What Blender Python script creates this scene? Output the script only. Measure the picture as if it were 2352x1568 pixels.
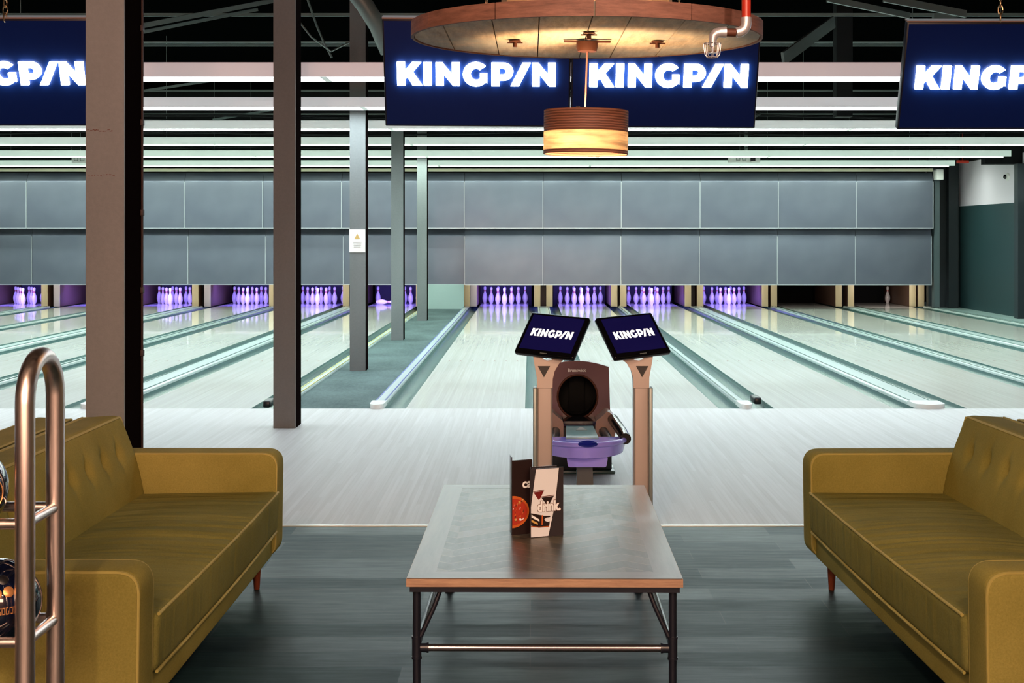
import bpy, bmesh, math, random
from mathutils import Vector, Matrix
from mathutils.geometry import tessellate_polygon
random.seed(7)
PI = math.pi
S = bpy.context.scene
COL = S.collection
for o in list(bpy.data.objects): bpy.data.objects.remove(o)

# ------------------------------------------------------------------ camera
F = 3157.0            # focal length in pixels of the 2352 px frame
VX, VY, H = 1218.0, 542.0, 1.523
cam_d = bpy.data.cameras.new('camera'); cam = bpy.data.objects.new('camera', cam_d); COL.objects.link(cam)
cam.location = (0, 0, H); cam.rotation_euler = (PI/2, 0, 0)
cam_d.sensor_width = 36; cam_d.lens = F/2352*36
cam_d.shift_x = (1176-VX)/2352; cam_d.shift_y = (VY-784)/2352
cam_d.clip_start = 0.05; cam_d.clip_end = 100
S.camera = cam
def P(x, y, d): return Vector(((x-VX)*d/F, d, H-(y-VY)*d/F))   # a point of the place, given its bearing and distance

# ------------------------------------------------------------------ light
S.view_settings.view_transform = 'Standard'; S.view_settings.look = 'None'
S.view_settings.exposure = 0.0; S.view_settings.gamma = 1.0
S.view_settings.use_curve_mapping = False
W = bpy.data.worlds.new('world'); S.world = W; W.use_nodes = True
W.node_tree.nodes['Background'].inputs[0].default_value = (0.5, 0.7, 0.75, 1)
W.node_tree.nodes['Background'].inputs[1].default_value = 0.02

def area(name, loc, rot, sx, sy, power, col, spread=180):
    d = bpy.data.lights.new(name, 'AREA'); d.shape = 'RECTANGLE'; d.size = sx; d.size_y = sy
    d.energy = power; d.color = col; d.spread = math.radians(spread)
    o = bpy.data.objects.new(name, d); o.location = loc; o.rotation_euler = rot; COL.objects.link(o); return o
def spot(name, loc, target, power, col, ang=70, blend=0.5, size=0.06):
    d = bpy.data.lights.new(name, 'SPOT'); d.energy = power; d.color = col; d.spot_size = math.radians(ang)
    d.spot_blend = blend; d.shadow_soft_size = size
    o = bpy.data.objects.new(name, d); o.location = loc
    o.rotation_euler = (Vector(target)-Vector(loc)).to_track_quat('-Z', 'Y').to_euler(); COL.objects.link(o); return o
# daylight-white lighting run above the approach (out of the frame, over the players)
area('approach_light', (-1.5, 11.0, 4.1), (math.radians(-12), 0, 0), 20, 0.5, 110, (0.80, 0.93, 1.0), 125)
# warm ceiling lamps of the lounge
WARM = (1.0, 0.66, 0.42)
spot('lounge_lamp_left', (-0.9, 0.2, 3.6), (-1.6, 4.6, 0.4), 210, WARM, 70)
spot('lounge_lamp_right', (1.0, 0.2, 3.6), (1.8, 4.6, 0.4), 210, WARM, 70)
spot('lounge_lamp_column', (-1.0, 1.6, 2.6), (-2.0, 6.4, 2.1), 330, (1.0, 0.50, 0.42), 50)
spot('lounge_lamp_middle', (0.9, 1.4, 3.9), (0.3, 8.0, 0.8), 150, (1.0, 0.82, 0.74), 26)
spot('lounge_lamp_disc', (0.6, 2.0, 3.9), (0.2, 5.0, 2.3), 60, (1.0, 0.6, 0.35), 40)
area('rear_wall_fill', (0, -1.9, 4.2), (math.radians(-25), 0, 0), 6.0, 0.4, 600, (1.0, 0.62, 0.45))  # added fill on the unseen rear wall, brightens the rack's reflections
area('lounge_fill', (0, -1.6, 2.4), (math.radians(80), 0, 0), 5.0, 0.8, 210, (1.0, 0.70, 0.50))  # added soft fill behind the camera for sofa arms and rack

# ------------------------------------------------------------------ helpers
def link(name, me, parent=None, mat=None):
    o = bpy.data.objects.new(name, me); COL.objects.link(o)
    if parent: o.parent = parent
    if mat: me.materials.append(mat)
    return o
def fin(bm, name, mat=None, parent=None, smooth=None, loc=None):
    me = bpy.data.meshes.new(name)
    bmesh.ops.recalc_face_normals(bm, faces=bm.faces)
    bm.to_mesh(me); bm.free()
    if smooth is not None:
        if smooth == 0: pass
        else:
            for p in me.polygons: p.use_smooth = True
            if smooth < 180: me.set_sharp_from_angle(angle=math.radians(smooth))
    o = link(name, me, parent, mat)
    if loc: o.location = loc
    return o
def tag(o, label=None, cat=None, group=None, kind=None):
    if label: o['label'] = label
    if cat: o['category'] = cat
    if group: o['group'] = group
    if kind: o['kind'] = kind
    return o
def thing(name, loc, label, cat, group=None, rz=0):
    o = bpy.data.objects.new(name, None); COL.objects.link(o); o.location = loc; o.rotation_euler = (0, 0, rz)
    o.empty_display_size = 0.1
    return tag(o, label, cat, group)
def copy_tree(o, parent=None):
    c = o.copy(); COL.objects.link(c); c.parent = parent
    for ch in [k for k in o.children]: copy_tree(ch, c)
    return c
def BM(): return bmesh.new()
def box(bm, x0, x1, y0, y1, z0, z1, bev=0, seg=2, M=None):
    r = bmesh.ops.create_cube(bm, size=1)
    vs = r['verts']
    for v in vs: v.co = Vector(((x0+x1)/2+v.co.x*(x1-x0), (y0+y1)/2+v.co.y*(y1-y0), (z0+z1)/2+v.co.z*(z1-z0)))
    if bev:
        es = list({e for v in vs for e in v.link_edges})
        g = bmesh.ops.bevel(bm, geom=es, offset=bev, segments=seg, affect='EDGES', profile=0.5)
        vs = list({v for f in g['faces'] for v in f.verts} | {v for v in vs if v.is_valid})
    if M is not None:
        for v in vs: v.co = M @ v.co
    return vs
def ring_frame(pts):
    T = []
    n = len(pts)
    for i in range(n):
        a = pts[max(i-1, 0)]; b = pts[min(i+1, n-1)]
        T.append((b-a).normalized())
    u = T[0].orthogonal().normalized(); fr = []
    for i in range(n):
        u = (u - T[i]*u.dot(T[i])).normalized()
        fr.append((u.copy(), T[i].cross(u)))
    return fr
def tube(bm, pts, r, seg=12, closed=False, cap=True):
    pts = [Vector(p) for p in pts]
    rs = r if isinstance(r, (list, tuple)) else [r]*len(pts)
    if closed: pts = pts+[pts[0]]; rs = rs+[rs[0]]
    fr = ring_frame(pts); rings = []
    for p, (u, v), rr in zip(pts, fr, rs):
        rings.append([bm.verts.new(p+u*math.cos(2*PI*k/seg)*rr+v*math.sin(2*PI*k/seg)*rr) for k in range(seg)])
    for a, b in zip(rings, rings[1:]):
        for k in range(seg): bm.faces.new((a[k], a[(k+1)%seg], b[(k+1)%seg], b[k]))
    if cap and not closed:
        bm.faces.new(rings[0][::-1]); bm.faces.new(rings[-1])
def lathe(bm, prof, seg=24, c=(0, 0, 0), M=None):
    c = Vector(c); rings = []
    for r, z in prof:
        rings.append([c+Vector((r*math.cos(2*PI*k/seg), r*math.sin(2*PI*k/seg), z)) for k in range(seg)] if r > 1e-6 else [c+Vector((0, 0, z))])
    vr = [[bm.verts.new(M@p if M is not None else p) for p in ring] for ring in rings]
    for a, b in zip(vr, vr[1:]):
        for k in range(seg):
            k2 = (k+1) % seg
            if len(a) == 1 and len(b) == 1: continue
            if len(a) == 1: bm.faces.new((a[0], b[k2], b[k]))
            elif len(b) == 1: bm.faces.new((a[k], a[k2], b[0]))
            else: bm.faces.new((a[k], a[k2], b[k2], b[k]))
def prism(bm, outer, t0, t1, hole=None, fn=None):
    """outline (a,b) extruded from t0 to t1; fn maps (a,b,t) to a point"""
    fn = fn or (lambda a, b, t: Vector((a, t, b)))
    loops = [outer]+([hole] if hole else [])
    flat = [p for l in loops for p in l]
    tris = tessellate_polygon([[Vector((p[0], p[1], 0)) for p in l] for l in loops])
    v0 = [bm.verts.new(fn(p[0], p[1], t0)) for p in flat]; v1 = [bm.verts.new(fn(p[0], p[1], t1)) for p in flat]
    for t in tris:
        try: bm.faces.new([v0[i] for i in t]); bm.faces.new([v1[i] for i in t][::-1])
        except ValueError: pass
    k = 0
    for l in loops:
        n = len(l)
        for i in range(n):
            a, b = k+i, k+(i+1) % n
            bm.faces.new((v0[a], v0[b], v1[b], v1[a]))
        k += n
def rpoly(pts, r, n=5):
    out = []; m = len(pts)
    rs = r if isinstance(r, (list, tuple)) else [r]*m
    for i in range(m):
        p = Vector(pts[i]); a = Vector(pts[i-1]); b = Vector(pts[(i+1) % m]); rr = rs[i]
        d1 = (a-p); d2 = (b-p)
        rr = min(rr, d1.length*0.49, d2.length*0.49)
        if rr < 1e-5: out.append((p.x, p.y)); continue
        p1 = p+d1.normalized()*rr; p2 = p+d2.normalized()*rr
        for k in range(n+1):
            t = k/n; q = p1*(1-t)**2+p*2*t*(1-t)+p2*t*t
            out.append((q.x, q.y))
    return out
def resample(pts, step):
    out = []
    n = len(pts)
    for i in range(n):
        a = Vector(pts[i]); b = Vector(pts[(i+1) % n]); k = max(1, int((b-a).length/step))
        for j in range(k): q = a.lerp(b, j/k); out.append((q.x, q.y))
    return out
def loft(bm, prof, y0, y1, seg, rnd=0.0, rn=4, disp=None):
    """closed profile (x,z) carried along y with softened ends"""
    cx = sum(p[0] for p in prof)/len(prof); cz = sum(p[1] for p in prof)/len(prof)
    w = max(p[0] for p in prof)-min(p[0] for p in prof); h = max(p[1] for p in prof)-min(p[1] for p in prof)
    st = []
    for k in range(rn):
        a = PI/2*k/rn; st.append((y0+rnd*(1-math.sin(a)), rnd*(1-math.cos(a))))
    if rnd == 0: st = []
    st = [(y0+rnd*(1-math.sin(PI/2*k/rn)), rnd*(1-math.cos(PI/2*k/rn))) for k in range(rn, 0, -1)] if rnd else [(y0, 0)]
    mid = [(y0+rnd+(y1-y0-2*rnd)*k/seg, 0) for k in range((0 if rnd else 1), seg+(1 if rnd else 0))]
    en = [(y1-rnd*(1-math.sin(PI/2*k/rn)), rnd*(1-math.cos(PI/2*k/rn))) for k in range(1, rn+1)] if rnd else [(y1, 0)]
    rings = []
    # fix: inset grows towards the ends
    def inset(i): return i
    for (y, ins) in st+mid+en:
        ring = []
        for (x, z) in prof:
            sx = 1-2*ins/w; sz = 1-2*ins/h
            p = Vector((cx+(x-cx)*sx, y, cz+(z-cz)*sz))
            if disp: p = disp(p)
            ring.append(bm.verts.new(p))
        rings.append(ring)
    n = len(prof)
    for a, b in zip(rings, rings[1:]):
        for k in range(n): bm.faces.new((a[k], a[(k+1) % n], b[(k+1) % n], b[k]))
    bm.faces.new(rings[0]); bm.faces.new(rings[-1][::-1])

# ------------------------------------------------------------------ materials
def mat(name, col=(0.5, 0.5, 0.5), rough=0.5, metal=0.0, emis=None, es=0.0, spec=0.5, coat=0.0):
    m = bpy.data.materials.new(name); m.use_nodes = True
    b = m.node_tree.nodes['Principled BSDF']
    b.inputs['Base Color'].default_value = (*col, 1); b.inputs['Roughness'].default_value = rough
    b.inputs['Metallic'].default_value = metal; b.inputs['Specular IOR Level'].default_value = spec
    b.inputs['Coat Weight'].default_value = coat
    if emis: b.inputs['Emission Color'].default_value = (*emis, 1); b.inputs['Emission Strength'].default_value = es
    return m
class NT:
    def __init__(s, m): s.m = m; s.t = m.node_tree; s.b = s.t.nodes['Principled BSDF']
    def n(s, typ, **kw):
        nd = s.t.nodes.new(typ)
        for k, v in kw.items():
            if k.startswith('i_'):
                key = k[2:]; key = int(key) if key.isdigit() else key.replace('_', ' ')
                nd.inputs[key].default_value = v
            else: setattr(nd, k, v)
        return nd
    def l(s, a, b): s.t.links.new(a, b)
    def coord(s, scale=(1, 1, 1), rot=(0, 0, 0), which='Object'):
        c = s.n('ShaderNodeTexCoord'); mp = s.n('ShaderNodeMapping')
        mp.inputs['Scale'].default_value = scale; mp.inputs['Rotation'].default_value = rot
        s.l(c.outputs[which], mp.inputs['Vector']); return mp.outputs[0]
    def noise(s, vec, scale=5, det=4, rough=0.5):
        nd = s.n('ShaderNodeTexNoise', i_Scale=scale, i_Detail=det, i_Roughness=rough); s.l(vec, nd.inputs['Vector']); return nd.outputs['Fac']
    def ramp(s, fac, stops, interp='LINEAR'):
        r = s.n('ShaderNodeValToRGB'); r.color_ramp.interpolation = interp
        el = r.color_ramp.elements
        el[0].position = stops[0][0]; el[0].color = (*stops[0][1], 1)
        el[1].position = stops[-1][0]; el[1].color = (*stops[-1][1], 1)
        for p, c in stops[1:-1]: e = el.new(p); e.color = (*c, 1)
        s.l(fac, r.inputs[0]); return r.outputs[0]
    def mix(s, fac, a, b, mode='MIX'):
        m = s.n('ShaderNodeMix', data_type='RGBA', blend_type=mode)
        for i, v in ((0, fac), (6, a), (7, b)):
            if hasattr(v, 'links') or isinstance(v, bpy.types.NodeSocket): s.l(v, m.inputs[i])
            else: m.inputs[i].default_value = v if i == 0 else (*v, 1)
        return m.outputs[2]
    def math(s, op, a, b=None):
        m = s.n('ShaderNodeMath', operation=op)
        for i, v in ((0, a), (1, b)):
            if v is None: continue
            if isinstance(v, bpy.types.NodeSocket): s.l(v, m.inputs[i])
            else: m.inputs[i].default_value = v
        return m.outputs[0]
    def bump(s, h, st=0.3, dist=0.01):
        b = s.n('ShaderNodeBump', i_Strength=st, i_Distance=dist); s.l(h, b.inputs['Height']); s.l(b.outputs[0], s.b.inputs['Normal'])
    def col(s, c): s.l(c, s.b.inputs['Base Color'])
    def rough(s, c): s.l(c, s.b.inputs['Roughness'])
    def sep(s, v):
        x = s.n('ShaderNodeSeparateXYZ'); s.l(v, x.inputs[0]); return x.outputs

def wood_strips(name, base, dark, width, length, rough, spec=0.5, coat=0.0, var=0.35, bumpy=0.0):
    """narrow boards running away from the viewer, each with its own tone"""
    m = mat(name, base, rough, spec=spec, coat=coat); t = NT(m)
    v = t.coord(); s = t.sep(v)
    bx = t.math('FLOOR', t.math('DIVIDE', s[0], width))
    off = t.math('MULTIPLY', t.math('FRACT', t.math('MULTIPLY', bx, 0.37)), length)
    by = t.math('FLOOR', t.math('DIVIDE', t.math('ADD', s[1], off), length))
    cb = t.n('ShaderNodeCombineXYZ'); t.l(bx, cb.inputs[0]); t.l(by, cb.inputs[1])
    wn = t.n('ShaderNodeTexWhiteNoise', noise_dimensions='3D'); t.l(cb.outputs[0], wn.inputs['Vector'])
    g = t.noise(t.coord((60, 1.2, 1)), 1.0, 4)
    f = t.math('ADD', t.math('MULTIPLY', wn.outputs['Value'], var), t.math('MULTIPLY', g, 0.55))
    c = t.ramp(f, [(0.12, base), (0.9, dark)])
    edge = t.math('FRACT', t.math('DIVIDE', s[0], width))
    e2 = t.math('LESS_THAN', edge, 0.06)
    c = t.mix(t.math('MULTIPLY', e2, 0.35), c, dark)
    t.col(c)
    return m

M = {}
M['approach'] = wood_strips('whitewashed_approach_boards', (0.53, 0.54, 0.545), (0.34, 0.34, 0.33), 0.027, 1.6, 0.48, spec=0.3, var=0.22)
M['lane'] = wood_strips('pale_lane_boards', (0.90, 0.92, 0.84), (0.66, 0.66, 0.58), 0.0264, 30, 0.09, spec=0.5, coat=0.30, var=0.25)
M['gutter'] = mat('teal_gutter', (0.06, 0.13, 0.12), 0.22)
M['cap'] = mat('pale_divider_capping', (0.50, 0.60, 0.58), 0.2)
M['cap_end'] = mat('white_cap_end', (0.8, 0.85, 0.83), 0.2)
M['rail'] = mat('blue_rail', (0.08, 0.12, 0.45), 0.2)
M['yellow_rail'] = mat('yellow_rail', (0.55, 0.52, 0.16), 0.3)
M['black'] = mat('black_plastic', (0.008, 0.008, 0.01), 0.35)
M['gloss_black'] = mat('gloss_black', (0.004, 0.004, 0.006), 0.12)
M['dark'] = mat('dark_paint', (0.006, 0.007, 0.008), 0.8, spec=0.2)
M['ceil'] = mat('black_ceiling', (0.0008, 0.001, 0.001), 0.9, spec=0.0)
M['slab'] = mat('concrete_slab', (0.05, 0.06, 0.06), 0.8)
M['white'] = mat('white_paint', (0.82, 0.82, 0.80), 0.5)
M['trough'] = mat('white_trough_casing', (0.80, 0.80, 0.79), 0.55)
M['strut'] = mat('galvanised_steel', (0.13, 0.165, 0.16), 0.45, 0.2)
M['cream'] = mat('cream_kickback', (0.62, 0.55, 0.32), 0.45)
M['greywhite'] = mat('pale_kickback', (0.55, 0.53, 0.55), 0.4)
M['kick_in'] = mat('brown_kickback_side', (0.14, 0.08, 0.05), 0.5)
M['wood_edge'] = mat('x', (0.3, 0.13, 0.06), 0.5)
M['redpipe'] = mat('red_pipe_paint', (0.42, 0.03, 0.015), 0.3)
M['brass'] = mat('aged_brass_chain', (0.65, 0.48, 0.28), 0.3, 0.9)
M['iron'] = mat('black_iron_pipe', (0.012, 0.014, 0.024), 0.3, 0.2)
M['bolt'] = mat('rusty_bolt', (0.10, 0.03, 0.015), 0.6, 0.3)
M['cement'] = mat('silver_fitting', (0.6, 0.57, 0.6), 0.35, 0.6)
M['pale_teal'] = mat('pale_teal_board', (0.30, 0.42, 0.41), 0.5)

# steel columns: grey paint, faint speckle
m = mat('column_paint', (0.2, 0.18, 0.18), 0.5); t = NT(m)
n1 = t.noise(t.coord((1, 1, 1)), 45, 5, 0.7); n2 = t.noise(t.coord((1, 1, 0.3)), 3, 3)
c = t.ramp(t.math('ADD', t.math('MULTIPLY', n1, 0.4), t.math('MULTIPLY', n2, 0.6)), [(0.3, (0.115, 0.135, 0.14)), (0.65, (0.165, 0.185, 0.19))]); t.col(c); t.bump(n1, 0.2, 0.003)
M['column'] = m
# masking panels
m = mat('brushed_masking', (0.25, 0.29, 0.33), 0.33, 0.5); t = NT(m)
n1 = t.noise(t.coord((0.5, 1, 60)), 1.5, 3); n2 = t.noise(t.coord(), 1.3, 2)
t.rough(t.math('ADD', t.math('MULTIPLY', n1, 0.10), 0.26)); t.col(t.ramp(n2, [(0.3, (0.125, 0.145, 0.195)), (0.7, (0.165, 0.19, 0.24))]))
M['mask'] = m
M['mask_seam'] = mat('aluminium_seam', (0.5, 0.55, 0.6), 0.35, 0.6)
# lounge floor
m = mat('dark_vinyl_planks', (0.03, 0.04, 0.045), 0.33, spec=0.11); t = NT(m)
v = t.coord(); br = t.n('ShaderNodeTexBrick', offset=0.37, i_Scale=1.0); t.l(v, br.inputs['Vector'])
br.inputs['Color1'].default_value = (0.003, 0.008, 0.010, 1); br.inputs['Color2'].default_value = (0.016, 0.042, 0.049, 1); br.inputs['Mortar'].default_value = (0.008, 0.012, 0.014, 1)
br.inputs['Brick Width'].default_value = 1.22; br.inputs['Row Height'].default_value = 0.18; br.inputs['Mortar Size'].default_value = 0.002
g = t.noise(t.coord((2, 22, 1)), 1.6, 6, 0.7)
c = t.mix(t.math('MULTIPLY', g, 0.8), br.outputs['Color'], (0.006, 0.010, 0.012)); t.col(c)
bw_ = t.n('ShaderNodeRGBToBW'); t.l(br.outputs['Color'], bw_.inputs[0])
t.rough(t.math('ADD', t.math('MULTIPLY', g, 0.3), t.math('ADD', t.math('MULTIPLY', bw_.outputs[0], 5.0), 0.16))); t.bump(g, 0.15, 0.002)
m.node_tree.nodes['Principled BSDF'].inputs['Specular Tint'].default_value = (0.22, 0.80, 0.90, 1)
M['floor'] = m
# carpet on the walkway
m = mat('teal_carpet', (0.07, 0.12, 0.12), 0.9, spec=0.2); t = NT(m)
n1 = t.noise(t.coord((1, 0.25, 1)), 30, 5, 0.8); n2 = t.noise(t.coord((1, 0.6, 1)), 2.2, 3)
t.col(t.ramp(t.math('ADD', t.math('MULTIPLY', n1, 0.5), t.math('MULTIPLY', n2, 0.5)), [(0.3, (0.035, 0.06, 0.062)), (0.7, (0.11, 0.165, 0.165))])); t.bump(n1, 0.5, 0.01)
M['carpet'] = m
# sofa cloth
def cloth(name, c1, c2, wr=False):
    m = mat(name, c1, 0.9, spec=0.08); t = NT(m)
    n1 = t.noise(t.coord(), 160, 4, 0.8); n2 = t.noise(t.coord(), 3, 3)
    t.col(t.ramp(t.math('ADD', t.math('MULTIPLY', n1, 0.5), t.math('MULTIPLY', n2, 0.5)), [(0.32, c1), (0.68, c2)]))
    if wr:
        w = t.noise(t.coord((1.0, 9, 1)), 1.3, 2, 0.5)
        t.bump(t.math('ADD', t.math('MULTIPLY', w, 1.0), t.math('MULTIPLY', n1, 0.10)), 0.8, 0.04)
    else: t.bump(n1, 0.35, 0.002)
    return m
M['cloth'] = cloth('mustard_olive_wool', (0.175, 0.155, 0.034), (0.295, 0.262, 0.072))
M['cloth_seat'] = cloth('teal_tinted_wool_seat', (0.15, 0.145, 0.036), (0.25, 0.24, 0.075), True)  # darker, greener copy of the wool; cool lane light put into its colour
M['piping'] = mat('mustard_piping', (0.34, 0.29, 0.075), 0.8)
M['legwood'] = mat('red_brown_leg_wood', (0.18, 0.045, 0.02), 0.3)
# table top
m = mat('chevron_table_top', (0.15, 0.1, 0.07), 0.3, coat=0.12, spec=0.35); t = NT(m)
m.node_tree.nodes['Principled BSDF'].inputs['Coat Roughness'].default_value = 0.2
v = t.coord(); s = t.sep(v)
q = t.math('PINGPONG', t.math('ADD', s[0], 10.0), 0.19)
u = t.math('ADD', s[1], t.math('MULTIPLY', q, 0.75))
idx = t.math('FLOOR', t.math('DIVIDE', u, 0.095))
colx = t.math('FLOOR', t.math('DIVIDE', t.math('ADD', s[0], 10.0), 0.19))
cb = t.n('ShaderNodeCombineXYZ'); t.l(idx, cb.inputs[0]); t.l(colx, cb.inputs[1])
wn = t.n('ShaderNodeTexWhiteNoise', noise_dimensions='3D'); t.l(cb.outputs[0], wn.inputs['Vector'])
g = t.noise(t.coord((18, 5, 1), (0, 0, 0.6)), 2.0, 6, 0.7)
f = t.math('ADD', t.math('MULTIPLY', wn.outputs['Value'], 0.45), t.math('MULTIPLY', g, 0.6))
c = t.ramp(f, [(0.15, (0.028, 0.026, 0.023)), (0.55, (0.055, 0.055, 0.050)), (0.95, (0.13, 0.11, 0.088))])
seam = t.math('LESS_THAN', t.math('FRACT', t.math('DIVIDE', u, 0.095)), 0.05)
c = t.mix(t.math('MULTIPLY', seam, 0.7), c, (0.20, 0.15, 0.11)); t.col(c); t.rough(t.math('ADD', t.math('MULTIPLY', g, 0.25), 0.2)); t.bump(g, 0.15, 0.003)
M['tabletop'] = m
def grain(name, c1, c2, sc=(2, 30, 30), rough=0.5, bs=0.3, coat=0.0):
    m = mat(name, c1, rough, coat=coat); m.node_tree.nodes['Principled BSDF'].inputs['Coat Roughness'].default_value = 0.2; t = NT(m); g = t.noise(t.coord(sc), 1.5, 6, 0.7)
    t.col(t.ramp(g, [(0.3, c1), (0.7, c2)])); t.bump(g, bs, 0.004); return m
M['border'] = grain('table_border_wood', (0.045, 0.038, 0.032), (0.12, 0.09, 0.07), (14, 1.2, 4), 0.3, 0.2, 0.10)
M['border_x'] = grain('table_border_wood_across', (0.045, 0.038, 0.032), (0.12, 0.09, 0.07), (1.2, 14, 4), 0.3, 0.2, 0.10)
M['edge'] = grain('table_edge_wood', (0.26, 0.15, 0.10), (0.47, 0.31, 0.20), (4, 4, 40), 0.45)
M['drum'] = grain('weathered_reel_boards', (0.30, 0.20, 0.12), (0.70, 0.56, 0.40), (20, 3, 8), 0.7, 0.6)
t = NT(M['drum']); base_ = t.b.inputs['Base Color'].links[0].from_socket
t.col(t.mix(t.ramp(t.noise(t.coord(), 2.6, 5, 0.7), [(0.42, (0, 0, 0)), (0.62, (0.8, 0.8, 0.8))]), base_, (0.30, 0.31, 0.30)))
M['drum_rim'] = grain('reel_rim_wood', (0.12, 0.05, 0.035), (0.27, 0.12, 0.085), (6, 6, 40), 0.7, 0.6)
M['ply'] = grain('reel_core_wood', (0.45, 0.28, 0.14), (0.6, 0.4, 0.2), (4, 4, 4), 0.6)
# steel tube
M['steel'] = mat('brushed_steel_tube', (0.92, 0.80, 0.75), 0.2, 1.0)
t = NT(M['steel']); t.rough(t.math('ADD', t.math('MULTIPLY', t.noise(t.coord((40, 40, 1.5)), 2, 3), 0.25), 0.22))
# pedestal metal
M['ped'] = mat('champagne_metal', (0.43, 0.37, 0.345), 0.36, 0.5)
M['ped_side'] = mat('grey_metal_side', (0.24, 0.28, 0.28), 0.4, 0.4)
M['hood'] = mat('maroon_hood', (0.15, 0.062, 0.08), 0.35, coat=0.2)
M['tan'] = mat('tan_plastic', (0.38, 0.25, 0.20), 0.35)
M['tealplate'] = mat('teal_plate', (0.28, 0.45, 0.44), 0.25)
M['purple'] = mat('lilac_tray', (0.34, 0.30, 0.98), 0.18, coat=0.5)
M['bluepad'] = mat('blue_badge', (0.01, 0.015, 0.25), 0.25)
M['greystem'] = mat('grey_stem', (0.07, 0.075, 0.08), 0.4)
M['lettering'] = mat('white_lettering', (0.85, 0.85, 0.85), 0.5)
M['navy'] = mat('navy_screen', (0.002, 0.014, 0.075), 0.4, spec=0.2, emis=(0.004, 0.005, 0.10), es=0.12)
M['navy2'] = mat('navy_touch_screen', (0.006, 0.006, 0.04), 0.12, emis=(0.012, 0.008, 0.11), es=0.28)
M['glow'] = mat('lit_letter', (1, 1, 1), 0.5, emis=(0.80, 0.92, 1.0), es=14.0)
M['glow2'] = mat('screen_letter', (1, 1, 1), 0.5, emis=(1.0, 1.0, 1.0), es=1.0)
M['bezel'] = mat('navy_bezel', (0.008, 0.008, 0.02), 0.35)
M['bulb'] = mat('warm_bulb', (1, 0.8, 0.5), 0.4, emis=(1.0, 0.62, 0.25), es=60)
M['web_infill'] = mat('near_black_infill', (0.006, 0.004, 0.004), 0.9, spec=0.0)
M['curtain'] = mat('blue_lit_curtain', (0.05, 0.05, 0.10), 0.7)  # bluish tone of the violet-lit pits put into the colour
M['side_wall'] = None
# right wall: dark teal below, white band above, black over it
m = mat('right_wall_paint', (0.05, 0.08, 0.09), 0.5); t = NT(m); s = t.sep(t.coord())
c = t.ramp(t.math('DIVIDE', s[2], 4.6), [(0.0, (0.017, 0.048, 0.054)), (2.14/4.6, (0.74, 0.68, 0.76)), (3.06/4.6, (0.01, 0.01, 0.012))], 'CONSTANT'); t.col(c)
M['side_wall'] = m
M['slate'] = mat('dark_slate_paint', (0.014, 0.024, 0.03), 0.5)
M['slate_lit'] = mat('lit_slate_post', (0.07, 0.10, 0.11), 0.45)  # paler copy of the slate, the light on the post put into its colour
# pins
m = mat('bowling_pin_white', (0.85, 0.83, 0.83), 0.18, coat=0.5); t = NT(m); s = t.sep(t.coord())
r = t.n('ShaderNodeValToRGB'); r.color_ramp.interpolation = 'CONSTANT'; el = r.color_ramp.elements
WH = (0.85, 0.83, 0.83, 1); RD = (0.55, 0.02, 0.02, 1)
el[0].position = 0; el[0].color = WH; el[1].position = 0.255/0.4; el[1].color = RD
for p, cc in ((0.268/0.4, WH), (0.283/0.4, RD), (0.296/0.4, WH)): e = el.new(p); e.color = cc
t.l(t.math('DIVIDE', s[2], 0.4), r.inputs[0]); t.col(r.outputs[0])
M['pin'] = m
# balls
def ballmat(name, c1, c2):
    m = mat(name, c1, 0.06, coat=1.0); t = NT(m); n = t.noise(t.coord(), 9, 6, 0.7)
    t.col(t.ramp(n, [(0.45, c1), (0.75, c2)])); return m
M['ball_a'] = ballmat('black_blue_ball', (0.003, 0.004, 0.012), (0.004, 0.012, 0.05))
M['gold'] = mat('gold_engraving', (0.7, 0.33, 0.12), 0.35, 0.6)
# shade: brown slatted card; the lower band is made translucent to imitate light showing between slats
def shade(name, trans, tcol):
    m = mat(name, (0.30, 0.12, 0.06), 0.6); t = NT(m)
    wv = t.n('ShaderNodeTexWave', wave_type='BANDS', bands_direction='Z', i_Scale=34.0, i_Distortion=1.2); t.l(t.coord(), wv.inputs['Vector'])
    t.col(t.ramp(wv.outputs['Fac'], [(0.2, (0.10, 0.035, 0.022)), (0.8, (0.22, 0.085, 0.055))])); t.bump(wv.outputs['Fac'], 0.5, 0.004)
    tr = t.n('ShaderNodeBsdfTranslucent'); mx = t.n('ShaderNodeMixShader'); mx.inputs[0].default_value = trans
    t.l(t.ramp(t.noise(t.coord((3, 3, 14)), 3, 4), [(0.35, tuple(c*0.35 for c in tcol)), (0.6, tcol)]), tr.inputs[0])
    out = m.node_tree.nodes['Material Output']; t.l(t.b.outputs[0], mx.inputs[1]); t.l(tr.outputs[0], mx.inputs[2]); t.l(mx.outputs[0], out.inputs[0])
    return m
M['shade'] = shade('brown_card_shade', 0.015, (1.0, 0.55, 0.3)); M['shade_glow'] = shade('glow_band', 0.30, (1.0, 0.86, 0.68))
def diffuser(name, col, st):
    return mat(name, (0.9, 0.9, 0.9), 0.5, emis=col, es=st)

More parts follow.
